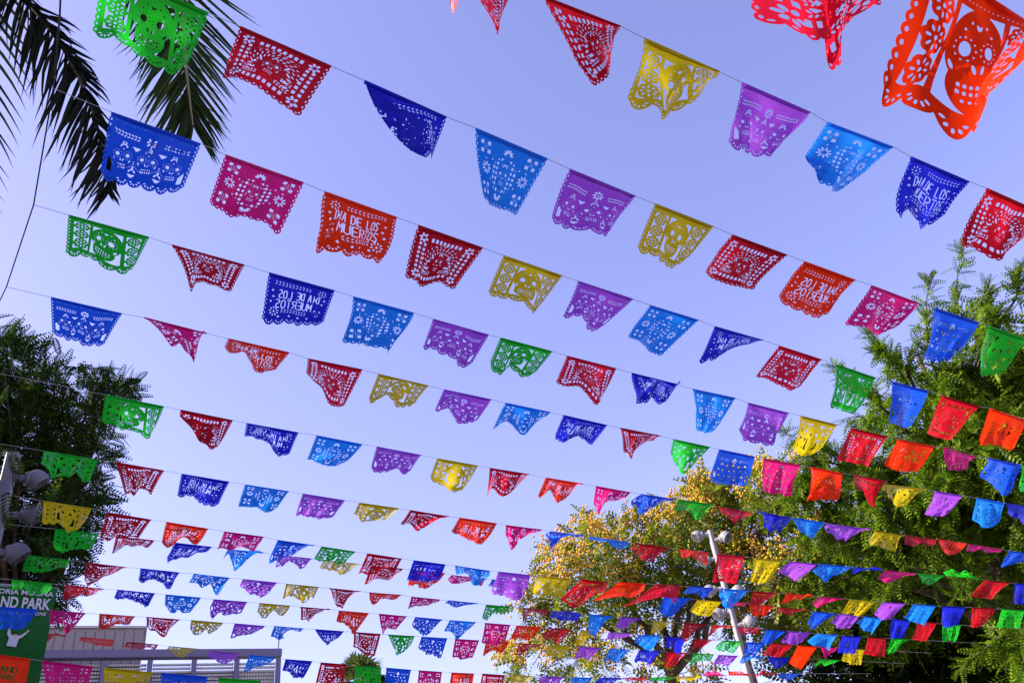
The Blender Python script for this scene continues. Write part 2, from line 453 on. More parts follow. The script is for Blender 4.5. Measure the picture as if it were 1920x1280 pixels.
M 785,1256 829,1259 | 780,1295 800,1297 823,1296
O 846,1260 889,1262 | 838,1297 860,1300 883,1299
R 904,1262 947,1265 | 898,1300 920,1302 939,1301
Y 957,1265 1002,1267 | 955,1290 975,1290 991,1275
P 1015,1267 1056,1269 | 1008,1285 1025,1290 1043,1284
L 1070,1269 1110,1270 | 1068,1290 1085,1292 1101,1284
N 1126,1270 1165,1270 | 1112,1283 1140,1284 1153,1277
R 1168,1270 1213,1270 | 1162,1274 1190,1275 1212,1273
G 1217,1270 1264,1269 | 1218,1277 1240,1275 1259,1272
Y 1268,1268 1316,1267 | 1268,1274 1290,1271 1313,1269
M 1319,1266 1362,1266 | 1322,1263 1337,1257 1351,1264
O 1366,1265 1410,1265 | 1364,1250 1388,1262 1402,1268
R 1413,1264 1457,1263 | 1414,1268 1435,1260 1456,1265
U 1460,1262 1506,1262 | 1466,1268 1478,1276 1493,1270
S14
O -40,1222 57,1235 | -45,1295 0,1300 46,1299 park
M 78,1238 175,1249 | 90,1300 120,1303 161,1294
Y 195,1251 287,1260 | 194,1310 230,1315 263,1304
U 302,1261 390,1268 | 300,1320 340,1320 376,1309
G 410,1270 490,1276 | 408,1330 450,1330 476,1324"""
# ------------------------------------------------------------------ cut-paper designs (2-D distance fields, solid < 0; x 0..1, y 0..H downwards)
H = 0.82
def disc(X, Y, cx, cy, r): return np.hypot(X-cx, Y-cy) - r
def ell(X, Y, cx, cy, a, b, ang=0.0):
    c, s = math.cos(ang), math.sin(ang); x = (X-cx)*c + (Y-cy)*s; y = -(X-cx)*s + (Y-cy)*c
    return (np.hypot(x/a, y/b) - 1) * min(a, b)
def box(X, Y, x0, y0, x1, y1):
    return np.maximum(np.abs(X-(x0+x1)/2) - (x1-x0)/2, np.abs(Y-(y0+y1)/2) - (y1-y0)/2)
def seg(X, Y, ax, ay, bx, by, w):
    dx, dy = bx-ax, by-ay; L2 = dx*dx+dy*dy+1e-12
    t = np.clip(((X-ax)*dx+(Y-ay)*dy)/L2, 0, 1)
    return np.hypot(X-ax-t*dx, Y-ay-t*dy) - w
class Sheet:
    def __init__(s, nx):
        s.h = 1.06/nx; x = np.arange(-0.03, 1.03+s.h, s.h); y = np.arange(-0.006, H+0.02+s.h, s.h)
        s.X, s.Y = np.meshgrid(x, y); s.d = np.full(s.X.shape, 9.0)
    def add(s, f): s.d = np.minimum(s.d, f)
    def cut(s, f): s.d = np.maximum(s.d, -f)
    def cutdisc(s, cx, cy, r): s.cut(disc(s.X, s.Y, cx, cy, r))
    def cutell(s, cx, cy, a, b, ang=0): s.cut(ell(s.X, s.Y, cx, cy, a, b, ang))
    def petals(s, cx, cy, n, r0, r1, w, a0=0.0, a1=2*math.pi, full=True):
        for k in range(n):
            a = a0 + (a1-a0)*k/(n if full else max(1, n-1)); m = (r0+r1)/2
            s.cutell(cx+m*math.cos(a), cy+m*math.sin(a), (r1-r0)/2, w, a)
    def leaves(s, x0, y0, x1, y1, n, ln, w, spread=0.6):
        dx, dy = x1-x0, y1-y0; a = math.atan2(dy, dx); L = math.hypot(dx, dy)
        for k in range(n):
            t = (k+.5)/n
            for sg in (-1, 1):
                b = a + sg*spread; o = ln*.74
                s.cutell(x0+dx*t+math.cos(b)*o, y0+dy*t+math.sin(b)*o, ln/2, w, b)
    def skull(s, cx, cy, r, detail=True):
        for sg in (-1, 1):
            s.cutdisc(cx+sg*.40*r, cy, .155*r)
            if detail: s.petals(cx+sg*.40*r, cy, 9, .27*r, .38*r, .040*r)
            s.cutell(cx+sg*.10*r, cy+.42*r, .055*r, .13*r, sg*.35)
        for row in (0, 1):
            for k in range(5):
                s.cut(box(s.X, s.Y, cx+(-.34+.15*k)*r, cy+(.72+.22*row)*r, cx+(-.25+.15*k)*r, cy+(.88+.22*row)*r))
        if detail:
            s.petals(cx, cy-.62*r, 7, .16*r, .34*r, .05*r, math.pi*1.05, math.pi*1.95, False)
            for sg in (-1, 1): s.cutell(cx+sg*.62*r, cy+.42*r, .05*r, .16*r, sg*.5)
    def flower(s, cx, cy, r, n=8):
        s.cutdisc(cx, cy, .17*r); s.petals(cx, cy, n, .38*r, .86*r, .105*r)
    def edges(s, fan):
        X, Y = s.X, s.Y; yb = H-.09 if fan else H-.035
        s.add(box(X, Y, .035, -.003, .965, yb))
        n = 10
        for k in range(n):
            cy = .085 + (yb-.10)*k/(n-1)
            for cx in (.040, .960): s.add(disc(X, Y, cx, cy, .043))
        if fan:
            m = 6
            for k in range(m):
                cx = .11 + .78*k/(m-1); s.add(ell(X, Y, cx, yb, .083, .088))
        else:
            m = 12
            for k in range(m): s.add(disc(X, Y, .05+.90*k/(m-1), yb-.006, .044))
        for k in range(n):
            cy = .085 + (yb-.10)*k/(n-1)
            for cx, sg in ((.035, -1), (.965, 1)): s.cutell(cx+sg*.012, cy, .0095, .0165)
        if fan:
            for k in range(m):
                cx = .11 + .78*k/(m-1)
                s.petals(cx, yb+.005, 5, .032, .064, .009, .25, math.pi-.25, False)
        else:
            for k in range(m): s.cutell(.05+.90*k/(m-1), yb+.008, .0165, .0095)
    def text(s, word, x0, y0, w, h, th):
        G = {'D':[(0,0,0,1),(.4,0,.9,.2),(.9,.2,.9,.8),(.9,.8,.4,1)], 'I':[(.5,0,.5,1)],
             'A':[(0,1,.4,0),(.6,0,1,1),(.42,.66,.58,.66)], 'E':[(0,0,0,1),(.34,0,1,0),(.34,.5,.8,.5),(.34,1,1,1)],
             'L':[(0,0,0,1),(.3,1,.95,1)], 'O':[(.38,0,.02,.2),(.02,.2,.02,.8),(.02,.8,.38,1),(.62,0,.98,.2),(.98,.2,.98,.8),(.98,.8,.62,1)],
             'S':[(1,.06,.25,.0),(.25,0,.05,.3),(.05,.3,.92,.66),(.92,.66,.8,1),(.8,1,.0,.94)],
             'M':[(0,1,0,0),(0,0,.5,.6),(.5,.6,1,0),(1,0,1,1)], 'U':[(0,0,0,.85),(0,.85,.5,1),(.5,1,1,.85),(1,.85,1,0)],
             'R':[(0,0,0,1),(.35,0,.95,.1),(.95,.1,.95,.42),(.95,.42,.35,.52),(.55,.66,1,1)], 'T':[(0,0,1,0),(.5,.2,.5,1)],
             'P':[(0,0,0,1),(.35,0,.95,.1),(.95,.1,.95,.45),(.95,.45,.35,.55)], 'K':[(0,0,0,1),(.95,0,.4,.5),(.4,.5,1,1)],
             'N':[(0,1,0,0),(0,0,1,1),(1,1,1,0)], 'G':[(.95,.1,.3,0),(.05,.2,.05,.8),(.3,1,.95,.9),(.95,.9,.95,.55)]}
        n = len(word); cw = w/n
        for i, ch in enumerate(word):
            for (ax, ay, bx, by) in G.get(ch, []):
                s.cut(seg(s.X, s.Y, x0+(i+.14+.72*ax)*cw, y0+ay*h, x0+(i+.14+.72*bx)*cw, y0+by*h, th))

def design(kind, nx):
    s = Sheet(nx); X, Y = s.X, s.Y
    if kind == 'A':                                       # one big skull between columns of flowers
        s.edges(True)
        for k in range(24): s.cutdisc(.08+.84*k/23, .078, .0062)
        for x0, x1 in ((.075, .275), (.725, .925)):
            hole = box(X, Y, x0, .115, x1, .685); fl = np.full(X.shape, 9.0)
            for cy in (.21, .40, .59):
                for q in range(8):
                    a = q*math.pi/4; fl = np.minimum(fl, disc(X, Y, (x0+x1)/2+.062*math.cos(a), cy+.062*math.sin(a), .037))
                fl = np.minimum(fl, disc(X, Y, (x0+x1)/2, cy, .06))
            s.cut(np.maximum(hole, -fl))
            for cy in (.21, .40, .59): s.flower((x0+x1)/2, cy, .088)
        hole = box(X, Y, .315, .115, .685, .685)
        sk = np.minimum(ell(X, Y, .5, .33, .195, .225), ell(X, Y, .5, .54, .135, .15))
        s.cut(np.maximum(hole, -sk))
        for sg in (-1, 1):
            s.cutell(.5+sg*.078, .345, .034, .042); s.petals(.5+sg*.078, .345, 11, .056, .070, .008)
            s.cutell(.5+sg*.022, .445, .010, .030, sg*.3)
            s.cutell(.5+sg*.13, .46, .012, .028, sg*.6); s.cutdisc(.5+sg*.10, .24, .010); s.cutdisc(.5+sg*.06, .19, .010)
        s.cutell(.49, .205, .012, .02, -.5); s.cutell(.51, .205, .012, .02, .5)
        for row in (0, 1):
            for k in range(7): s.cut(box(X, Y, .41+.027*k, .53+.037*row, .427+.027*k, .552+.037*row))
        for k in range(5): s.cutdisc(.44+.03*k, .62, .009)
    elif kind == 'B':                                     # lattice border round a skull with leaves
        s.edges(False)
        for k in range(9):
            x = .215+.0635*k
            if k: s.cut(box(X, Y, x-.021, .108, x+.017, .168))
            s.cut(box(X, Y, x-.021, .67, x+.017, .725))
        for k in range(6):
            y = .235+.071*k
            for x in (.085, .155, .80, .87):
                s.cut(box(X, Y, x+.004, y-.024, x+.042, y+.019))
        for cx in (.135, .865):
            for cy in (.14, .70): s.petals(cx, cy, 6, .020, .072, .017, .3)
        for a in np.linspace(math.pi*1.02, math.pi*1.98, 13):
            for r, ln in ((.165, .024), (.215, .026), (.26, .02)):
                s.cutell(.5+1.12*r*math.cos(a), .44+r*math.sin(a)*1.0, ln, .0085, a+.7)
        s.skull(.5, .42, .135)
        for sg in (-1, 1):
            for k in range(4):
                s.cutell(.5+sg*(.20+.03*(k % 2)), .44+.05*k, .034, .012, sg*(.5-.25*k))
            s.cutell(.5+sg*.15, .36, .012, .05, sg*.5)
            s.leaves(.5+sg*.08, .60, .5+sg*.26, .62, 5, .038, .0085); s.leaves(.5+sg*.13, .53, .5+sg*.27, .545, 4, .030, .008)
            for k in range(6): s.cutdisc(.5+sg*(.05+.035*k), .215, .007)
    elif kind in 'CF':                                    # lettering, a small skull, flowers and leaf sprays
        s.edges(True)
        s.flower(.16, .15, .085); s.flower(.84, .60, .095, 9)
        s.leaves(.30, .14, .86, .12, 11, .046, .0080)
        if kind == 'C':
            s.text('DIA', .17, .225, .19, .135, .0088); s.text('DE', .41, .225, .13, .135, .0088); s.text('LOS', .60, .225, .21, .135, .0088)
            s.text('MUERTOS', .26, .395, .58, .135, .0088)
        else:
            s.text('GRAND', .20, .225, .60, .125, .015); s.text('PARK', .26, .395, .52, .125, .015)
        s.skull(.165, .52, .105)
        s.leaves(.30, .60, .72, .58, 9, .046, .0080)
        for x, y in ((.10,.27),(.12,.36),(.90,.26),(.88,.36),(.91,.45),(.24,.30),(.76,.68),(.30,.68),(.45,.68),(.6,.68)):
            s.petals(x, y, 4, .0, .020, .009)
    elif kind == 'D':                                     # skull before a lattice, corner flowers, sunbursts
        s.edges(False)
        for cx in (.155, .845):
            for cy in (.16, .655):
                hole = box(X, Y, cx-.072, cy-.072, cx+.072, cy+.072); fl = disc(X, Y, cx, cy, .05)
                for q in range(4):
                    a = q*math.pi/2; fl = np.minimum(fl, ell(X, Y, cx+.05*math.cos(a), cy+.05*math.sin(a), .036, .024, a))
                s.cut(np.maximum(hole, -fl)); s.flower(cx, cy, .058)
        s.petals(.5, .155, 6, .018, .072, .013, math.pi*1.0, math.pi*2.0, False)
        s.petals(.5, .675, 6, .020, .075, .013, 0, math.pi, False)
        for sg, cx in ((-1, .17), (1, .83)):
            s.petals(cx, .405, 9, .022, .085, .0115)
            s.cutdisc(cx+sg*.0, .29, .012); s.cutdisc(cx-sg*.09, .52, .012); s.cutdisc(cx-sg*.10, .28, .012)
        win = ell(X, Y, .5, .42, .215, .225)
        sk = np.minimum(ell(X, Y, .5, .38, .115, .165), ell(X, Y, .5, .53, .075, .085))
        bars = np.minimum(np.abs((X-.5+1e-4) % .062 - .031) - .0125, np.abs((Y-.42) % .062 - .031) - .0125)
        s.cut(np.maximum(np.maximum(win, -sk), -bars))
        s.skull(.5, .40, .125)
        for k in range(7): s.cutell(.41+.03*k, .30-.02*math.sin(math.pi*k/6), .006, .016)
    elif kind == 'E':                                     # three skulls in a row under a band of leaves
        s.edges(True)
        for k in range(26): s.cutdisc(.08+.84*k/25, .075, .0062)
        s.petals(.5, .21, 8, .022, .070, .012); s.cutdisc(.5, .21, .012)
        for sg in (-1, 1): s.leaves(.5+sg*.10, .215, .5+sg*.40, .20, 8, .046, .0080)
        for cx in (.215, .5, .785): s.skull(cx, .455, .150)
        for cx in (.3575, .6425):
            s.cut(np.maximum(box(X, Y, cx-.05, .325, cx+.05, .375), -np.minimum(disc(X, Y, cx-.14, .45, .15), disc(X, Y, cx+.14, .45, .15))))
            s.cutell(cx, .585, .012, .032); s.cutell(cx-.028, .62, .010, .026, .6); s.cutell(cx+.028, .62, .010, .026, -.6)
            s.cut(np.maximum(box(X, Y, cx-.06, .66, cx+.06, .70), np.abs(X-cx)*1.0+(.66-Y)*-1.0-.05))
        for cx in (.215, .5, .785):
            s.petals(cx, .455, 15, .150, .168, .006, .35, math.pi-.35, False); s.cutdisc(cx, .385, .009); s.petals(cx, .315, 9, .012, .030, .005, math.pi, 2*math.pi, False)
        for cx, sg in ((.085, 1), (.915, -1)):
            s.cut(np.maximum(np.maximum(box(X, Y, cx-.03, .53, cx+.03, .69), -disc(X, Y, cx+sg*.13, .47, .155)), -np.abs(X-cx)*0-1))
    s.d -= .0011                                          # the knife leaves the bridges a little wider
    return s

def contour(s):
    """marching squares over the field: flat mesh of the solid part with its cut-outs"""
    d = s.d; ny, nx = d.shape; ins = d < 0
    nid = np.arange(ny*nx).reshape(ny, nx)
    verts = [np.stack([s.X.ravel(), s.Y.ravel()], 1)]
    def cross(a, b, pa, pb):
        t = np.clip(a/(a-b+1e-12), .03, .97)[:, None]; return pa + (pb-pa)*t
    P = np.stack([s.X, s.Y], 2)
    he = np.full((ny, nx), -1); m = ins[:, :-1] != ins[:, 1:]; jj, ii = np.nonzero(m)
    he[jj, ii] = ny*nx + np.arange(len(jj)); verts.append(cross(d[jj, ii], d[jj, ii+1], P[jj, ii], P[jj, ii+1])); base = ny*nx+len(jj)
    ve = np.full((ny, nx), -1); m = ins[:-1] != ins[1:]; jj, ii = np.nonzero(m)
    ve[jj, ii] = base + np.arange(len(jj)); verts.append(cross(d[jj, ii], d[jj+1, ii], P[jj, ii], P[jj+1, ii]))
    V = np.concatenate(verts)
    c = [nid[:-1, :-1], nid[:-1, 1:], nid[1:, 1:], nid[1:, :-1]]            # corners
    e = [he[:-1, :-1], ve[:-1, 1:], he[1:, :-1], ve[:-1, :-1]]              # top, right, bottom, left
    code = sum((ins[q].astype(int) << k) for k, q in enumerate([(slice(None,-1),slice(None,-1)), (slice(None,-1),slice(1,None)), (slice(1,None),slice(1,None)), (slice(1,None),slice(None,-1))]))
    T = {1:['c0 e0 e3'], 2:['c1 e1 e0'], 3:['c0 c1 e1 e3'], 4:['c2 e2 e1'], 5:['c0 e0 e3','c2 e2 e1'], 6:['c1 c2 e2 e0'],
         7:['c0 c1 c2 e2 e3'], 8:['c3 e3 e2'], 9:['c0 e0 e2 c3'], 10:['c1 e1 e0','c3 e3 e2'], 11:['c0 c1 e1 e2 c3'],
         12:['c2 c3 e3 e1'], 13:['c0 e0 e1 c2 c3'], 14:['c1 c2 c3 e3 e0'], 15:['c0 c1 c2 c3']}
    loops, sizes = [], []
    for k, polys in T.items():
        sel = code == k
        if not sel.any(): continue
        for p in polys:
            a = np.stack([(c if t[0] == 'c' else e)[int(t[1])][sel] for t in p.split()], 1)
            loops.append(a.ravel()); sizes.append(np.full(len(a), a.shape[1]))
    loops = np.concatenate(loops); sizes = np.concatenate(sizes)
    used, inv = np.unique(loops, return_inverse=True)
    return V[used], inv, sizes
_cache = {}
def sheet(kind, nx):
    nx = int(round(nx/8)*8)
    if (kind, nx) not in _cache: _cache[kind, nx] = contour(design(kind, nx))
    return _cache[kind, nx]

# ------------------------------------------------------------------ the strings: parallel cords, each in a vertical plane
#        (bearing of the cord in degrees, distance of its plane from the eye)
CORDS = {0: (27, .82), 1: (28, 1.96), 2: (33, 2.49), 3: (32, 3.45), 4: (31, 4.30), 5: (30, 5.30), 6: (26, 6.73), 7: (26, 7.85),
         8: (26, 9.23), 9: (28, 10.05), 10: (30, 10.54), 11: (29, 11.72), 12: (29, 12.39), 13: (26, 13.53), 14: (28, 8.89)}
W = 0.42
def on_cord(s, px, py):
    al, dist = CORDS[s]; n = np.array([-math.sin(math.radians(al)), math.cos(math.radians(al))])
    r = ray(px, py); return EYE + r*(dist/(n @ r[:2]))
COLOURS = {  # name, light reflected, light passed, design
 'G': ('green', (.010,.40,.018), (.012,.50,.02), 'A'), 'R': ('dark red', (.40,.004,.014), (.50,.006,.02), 'B'),
 'N': ('navy blue', (.012,.018,.48), (.014,.022,.60), 'C'), 'L': ('light blue', (.010,.20,.74), (.012,.24,.85), 'D'),
 'P': ('purple', (.30,.065,.55), (.36,.075,.66), 'E'), 'Y': ('yellow', (.52,.42,.004), (.56,.44,.004), 'A'),
 'C': ('crimson', (.52,.006,.030), (.62,.008,.035), 'B'), 'O': ('orange-red', (.74,.030,.003), (.84,.034,.003), 'C'),
 'M': ('magenta', (.56,.010,.17), (.68,.012,.20), 'D'), 'U': ('royal blue', (.010,.085,.62), (.012,.10,.74), 'E')}
FILM = {k: film('film_'+v[0].replace(' ', '_').replace('-', '_'), v[1], v[2]) for k, v in COLOURS.items()}
DNAME = {'A': 'big-skull', 'B': 'lattice', 'C': 'lettered', 'D': 'sunburst', 'E': 'three-skull', 'F': 'park-lettered'}
ORD = ['first', 'second', 'third', 'fourth', 'fifth', 'sixth', 'seventh', 'eighth', 'ninth', 'tenth', 'eleventh', 'twelfth', 'thirteenth',
       'fourteenth', 'fifteenth', 'sixteenth', 'seventeenth', 'eighteenth', 'nineteenth', 'twentieth', 'twenty-first', 'twenty-second',
       'twenty-third', 'twenty-fourth', 'twenty-fifth', 'twenty-sixth', 'twenty-seventh']
# order of the cords from the top of the view downwards
RANK = {s: i for i, s in enumerate([0, 1, 2, 3, 4, 5, 6, 7, 8, 9, 10, 11, 12, 13, 14])}

def parse():
    out = []; s = 0
    for l in DATA.strip().splitlines():
        l = l.strip()
        if l[0] == 'S': s = int(l[1:]); continue
        a, b = l.split('|'); a = a.split(); b = b.split()
        opt = [t for t in b if t[0].isalpha()]; b = [t for t in b if not t[0].isalpha()]
        P = lambda t: tuple(map(float, t.split(',')))
        out.append(dict(s=s, c=a[0], tl=P(a[1]), tr=P(a[2]), b=[P(t) for t in b], opt=opt))
    return out
BAN = parse()

def catmull(pts, u):
    pts = np.asarray(pts); n = len(pts)
    if n == 2: return pts[0] + (pts[1]-pts[0])*u[:, None]
    ext = np.vstack([2*pts[0]-pts[1], pts, 2*pts[-1]-pts[-2]])
    x = np.clip(u, 0, 1)*(n-1); k = np.minimum(x.astype(int), n-2); t = (x-k)[:, None]
    p0, p1, p2, p3 = ext[k], ext[k+1], ext[k+2], ext[k+3]
    r = .5*((2*p1)+(-p0+p2)*t+(2*p0-5*p1+4*p2-p3)*t**2+(-p0+3*p1-3*p2+p3)*t**3)
    return r + (u-np.clip(u, 0, 1))[:, None]*(pts[-1]-pts[0])

def banner(b, idx):
    rng = np.random.default_rng(1000+idx)
    TL, TR = on_cord(b['s'], *b['tl']), on_cord(b['s'], *b['tr'])
    wpx = math.hypot(b['tr'][0]-b['tl'][0], b['tr'][1]-b['tl'][1])
    w = np.linalg.norm(TR-TL); h = H*W
    bot = []; m = len(b['b'])
    for k, p in enumerate(b['b']):
        t = TL + (TR-TL)*(k/(m-1)); r = ray(*p); q = t-EYE; along = q @ r; perp2 = q @ q - along*along
        off = math.sqrt(max(0, h*h - perp2))
        bot.append(EYE + r*(along - off))
    kind = 'F' if 'park' in b['opt'] else ('A' if 'skull' in b['opt'] else COLOURS[b['c']][3])
    nx = min(168, max(44, wpx*512/960*1.45))
    V2, loops, sizes = sheet(kind, nx)
    u, v = V2[:, 0].copy(), V2[:, 1].copy()/H
    if 'f' in b['opt']: u = 1-u; 
    noff = np.zeros(len(u))
    for o in b['opt']:
        if o.startswith('F'):                               # a fold: what lies beyond the line is turned over onto the sheet
            x0, y0, x1, y1 = [float(t)/100 for t in o[1:].split(';')]
            dx, dy = x1-x0, (y1-y0)*H; L = math.hypot(dx, dy); px_, py_ = (u-x0), (v-y0)*H
            dist = (px_*(-dy)+py_*dx)/L; f = dist > 0
            u = np.where(f, u - 2*dist*(-dy)/L, u); v = np.where(f, v - 2*dist*dx/L/H, v)
            noff = np.where(f, .008 + .05*np.clip(dist, 0, 1)*W, noff)
    top = TL + (TR-TL)*u[:, None]
    B = catmull(bot, u)
    P = top + (B-top)*v[:, None]
    nrm = np.cross(TR-TL, np.mean(bot, 0)-(TL+TR)/2); nrm /= np.linalg.norm(nrm)
    if nrm @ (EYE-TL) < 0: nrm = -nrm
    vv = np.clip(v, 0, 1)
    wr = max([float(o[1:]) for o in b['opt'] if o[0] == 'w'] + [1.0])
    amp = W*.034*min(2.6, float(rng.lognormal(0, .45)))*wr; ph = rng.uniform(0, 6.28, 6)
    rip = amp*vv**.8*(np.sin(u*rng.uniform(7, 12)+ph[0]+v*rng.uniform(-3, 3)) + .5*np.sin(u*rng.uniform(15, 24)+ph[1]+v*rng.uniform(-5, 5)))
    amp *= 1.25
    rip += W*rng.uniform(-.05, .05)*np.sin(math.pi*vv)
    rip += W*rng.normal(0, .055)*np.sin(math.pi*u*rng.choice([1, 1.5, 2])+ph[2])*vv**.7
    if wr > 2: rip += W*.075*vv**.35*np.sin(u*11+ph[3]+v*1.5)*(.6+.4*np.sin(u*5+ph[4]))
    for cu in (0, 1):                                       # corners and lower edge curling over
        rip += W*rng.uniform(-.10, .10)*np.clip(vv-.55, 0, 1)**2*4*np.clip((u if cu else 1-u)-.3, 0, 1)
    for k in range(4):                                      # a few sharp creases
        a = rng.uniform(0, math.pi); c, s_ = math.cos(a), math.sin(a); x = (u-rng.uniform(.2,.8))*c + (v-rng.uniform(.3,.9))*s_
        rip += W*rng.uniform(-.045, .045)*np.exp(-np.abs(x)*9)*vv
    if wr > 1.5:                                            # crumpled ones also gather sideways
        e1 = (TR-TL)/w; P = P + e1*(W*.022*wr*vv**.6*np.sin(u*13+ph[5]+v*4))[:, None] + (B-top)/h*(W*.014*wr*vv*np.sin(u*17+ph[0]))[:, None]
    P = P + nrm*(rip+noff)[:, None]
    loc = (TL+TR)/2
    me = mesh_np('banner', P-loc, loops, sizes, True); me.materials.append(FILM[b['c']])
    ob = link('cut_paper_banner', me, None, None, loc.tolist())
    # hem: the top margin of the sheet folded back over the cord and glued
    n = 12; uu = np.linspace(0.005, .995, n); T = TL + (TR-TL)*uu[:, None]; D = catmull(bot, uu)-T
    hv = .052; hw = D*hv/np.maximum(.25, np.linalg.norm(D, axis=1)[:, None]/h)
    prof = [(-.004, 1.0), (-.006, .35), (-.003, -.12), (.003, -.12), (.006, .35), (.005, .98)]
    HV = np.concatenate([T + hw*k + nrm*o for o, k in prof]) - loc
    F = [[r*n+i, r*n+i+1, (r+1)*n+i+1, (r+1)*n+i] for r in range(len(prof)-1) for i in range(n-1)]
    hm = bpy.data.meshes.new('hem'); hm.from_pydata(HV.tolist(), [], F); hm.update()
    link('hem', hm, FILM[b['c']], ob)
    b['ob'] = ob; b['len'] = np.mean([math.hypot(p[0]-(b['tl'][0]+(b['tr'][0]-b['tl'][0])*k/(m-1)), p[1]-(b['tl'][1]+(b['tr'][1]-b['tl'][1])*k/(m-1))) for k, p in enumerate(b['b'])])/wpx
    b['kind'] = kind
for i, b in enumerate(BAN): banner(b, i)

def behind(b):
    x = (b['tl'][0]+b['tr'][0])/2; y = (b['tl'][1]+b['tr'][1])/2+15
    if x < 105 and y > 1095: return 'before the green sign'
    if x < 215 and y > 760: return 'before the dark tree'
    if x < 530 and y > 1195: return 'before the office building'
    if 640 < x < 740 and y > 1240: return 'before the fan palm'
    if x < 450 and y < 130: return 'before the palm fronds'
    if 1300 < x < 1430 and y > 990: return 'near the lamp post'
    if 980 < x < 1500 and y > 1010: return 'before the yellow-flecked tree'
    if x > 1480 and y > 560 + (1920-x)*.5: return 'before the tall green tree'
    return 'against open sky'
def banner_labels():
    by = {}
    for b in BAN: by.setdefault(b['s'], []).append(b)
    cand = []
    for s, L in by.items():
        for i, b in enumerate(L):
            cn = COLOURS[b['c']][0]
            look = cn + ' ' + DNAME[b['kind']] + ' banner'
            st = 'folded over ' if any(o[0] == 'F' for o in b['opt']) else ('blown flat ' if b['len'] < .26 else '')
            st = st if st else ''
            on = 'on %s string from top' % ORD[RANK[s]]
            p = COLOURS[L[i-1]['c']][0] if i else None; q = COLOURS[L[i+1]['c']][0] if i+1 < len(L) else None
            if p and q: nb = ('between %s and %s ones' % (p, q)) if p != q else 'between two %s ones' % p
            elif q: nb = 'left of a %s one' % q
            else: nb = 'right of a %s one' % p
            bh = behind(b)
            cand.append((b, [' '.join([st+look, nb, on]), ' '.join([look, bh, on]), ' '.join([look, nb, bh, on]),
                             '%s, %s from the left %s' % (st+look, ORD[i], on)]))
    from collections import Counter
    C = [Counter(c[1][k] for c in cand) for k in range(4)]
    for b, c in cand:
        for k in range(4):
            if C[k][c[k]] == 1 and len(c[k].replace('-', '').split()) <= 16: break
        tag(b['ob'], c[k], 'banner', 'cut-paper banners strung over the plaza')
banner_labels()

# ------------------------------------------------------------------ cords and the ropes they are tied to
CORDMAT = principled('white_cord', (.38,.37,.39), .7, .2)
ENDS = {2: (None, None), 3: ((100, 166), None), 4: ((63, 384), None), 5: ((12, 538), None), 6: ((-60, 688), None), 7: ((-60, 822), None),
        8: ((25, 929), None), 9: ((-40, 978), None), 10: ((-60, 1031), None), 11: ((-60, 1079), None), 12: ((-60, 1133), None), 13: ((-60, 1175), None), 14: ((-80, 1217), None)}
for s in sorted(CORDS, key=lambda k: RANK[k]):
    L = [b for b in BAN if b['s'] == s]; pts = []
    first, last = L[0], L[-1]; e = ENDS.get(s, (None, None))[0]
    if e is None:
        dx, dy = first['tr'][0]-first['tl'][0], first['tr'][1]-first['tl'][1]; e = (first['tl'][0]-dx*.9, first['tl'][1]-dy*.9)
    pts.append(on_cord(s, *e))
    for b in L: pts += [on_cord(s, *b['tl']), on_cord(s, *b['tr'])]
    P = np.array(pts); d = pts[-1]-pts[-2]; d = d/np.linalg.norm(d)
    if s != 14: P = np.vstack([P, P[-1] + d*.8, P[-1] + d*(3.0 if s < 8 else 1.6)])
    m = MB(); m.tube(P, .0018 if s < 8 else .0021, 5)
    nm = COLOURS[first['c']][0]
    o = m.build('string', CORDMAT, None, P[0].tolist())
    tag(o, 'thin white string with banners, %s from top, first banner %s' % (ORD[RANK[s]], nm), 'string', 'strings of banners over the plaza')
ROPE = principled('black_rope', (.015,.014,.016), .8, .2)
m = MB(); P = [on_cord(2, 116, -60)*1.0, on_cord(2, 112, 30), on_cord(3, 100, 166), on_cord(4, 63, 384), on_cord(5, 12, 538), on_cord(6, -60, 688), on_cord(7, -150, 800)]
m.tube(P, .004, 6)
tag(m.build('rope', ROPE, None, P[0].tolist()), 'taut black rope at upper left that the strings are tied to', 'rope')
m = MB(); P = [at(8, 690, 9.7), at(20, 800, 9.75), on_cord(8, 25, 929)]; m.tube(P, .004, 6)
tag(m.build('rope', ROPE, None, P[0].tolist()), 'thin dark rope hanging down before the dark leafy tree', 'rope')
def tail(px, py, s, n, label):
    r = MB(); a = on_cord(s, px, py); rng = np.random.default_rng(n)
    for k in range(3):
        e = a + np.array([rng.uniform(-.02, .02), 0, -.06-.02*k]); r.tube([a, (a+e)/2+np.array([.008*(k-1), 0, 0]), e], .0022, 4)
    tag(r.build('knot', CORDMAT, None, a.tolist()), label, 'knot', 'loose ends of string')
tail(128, 727, 6, 1, 'frayed white string end on the string over the dark tree')
tail(48, 935, 8, 2, 'white string end hanging beside the dark rope')
tail(75, 940, 8, 3, 'white knot tied where the yellow banner begins')
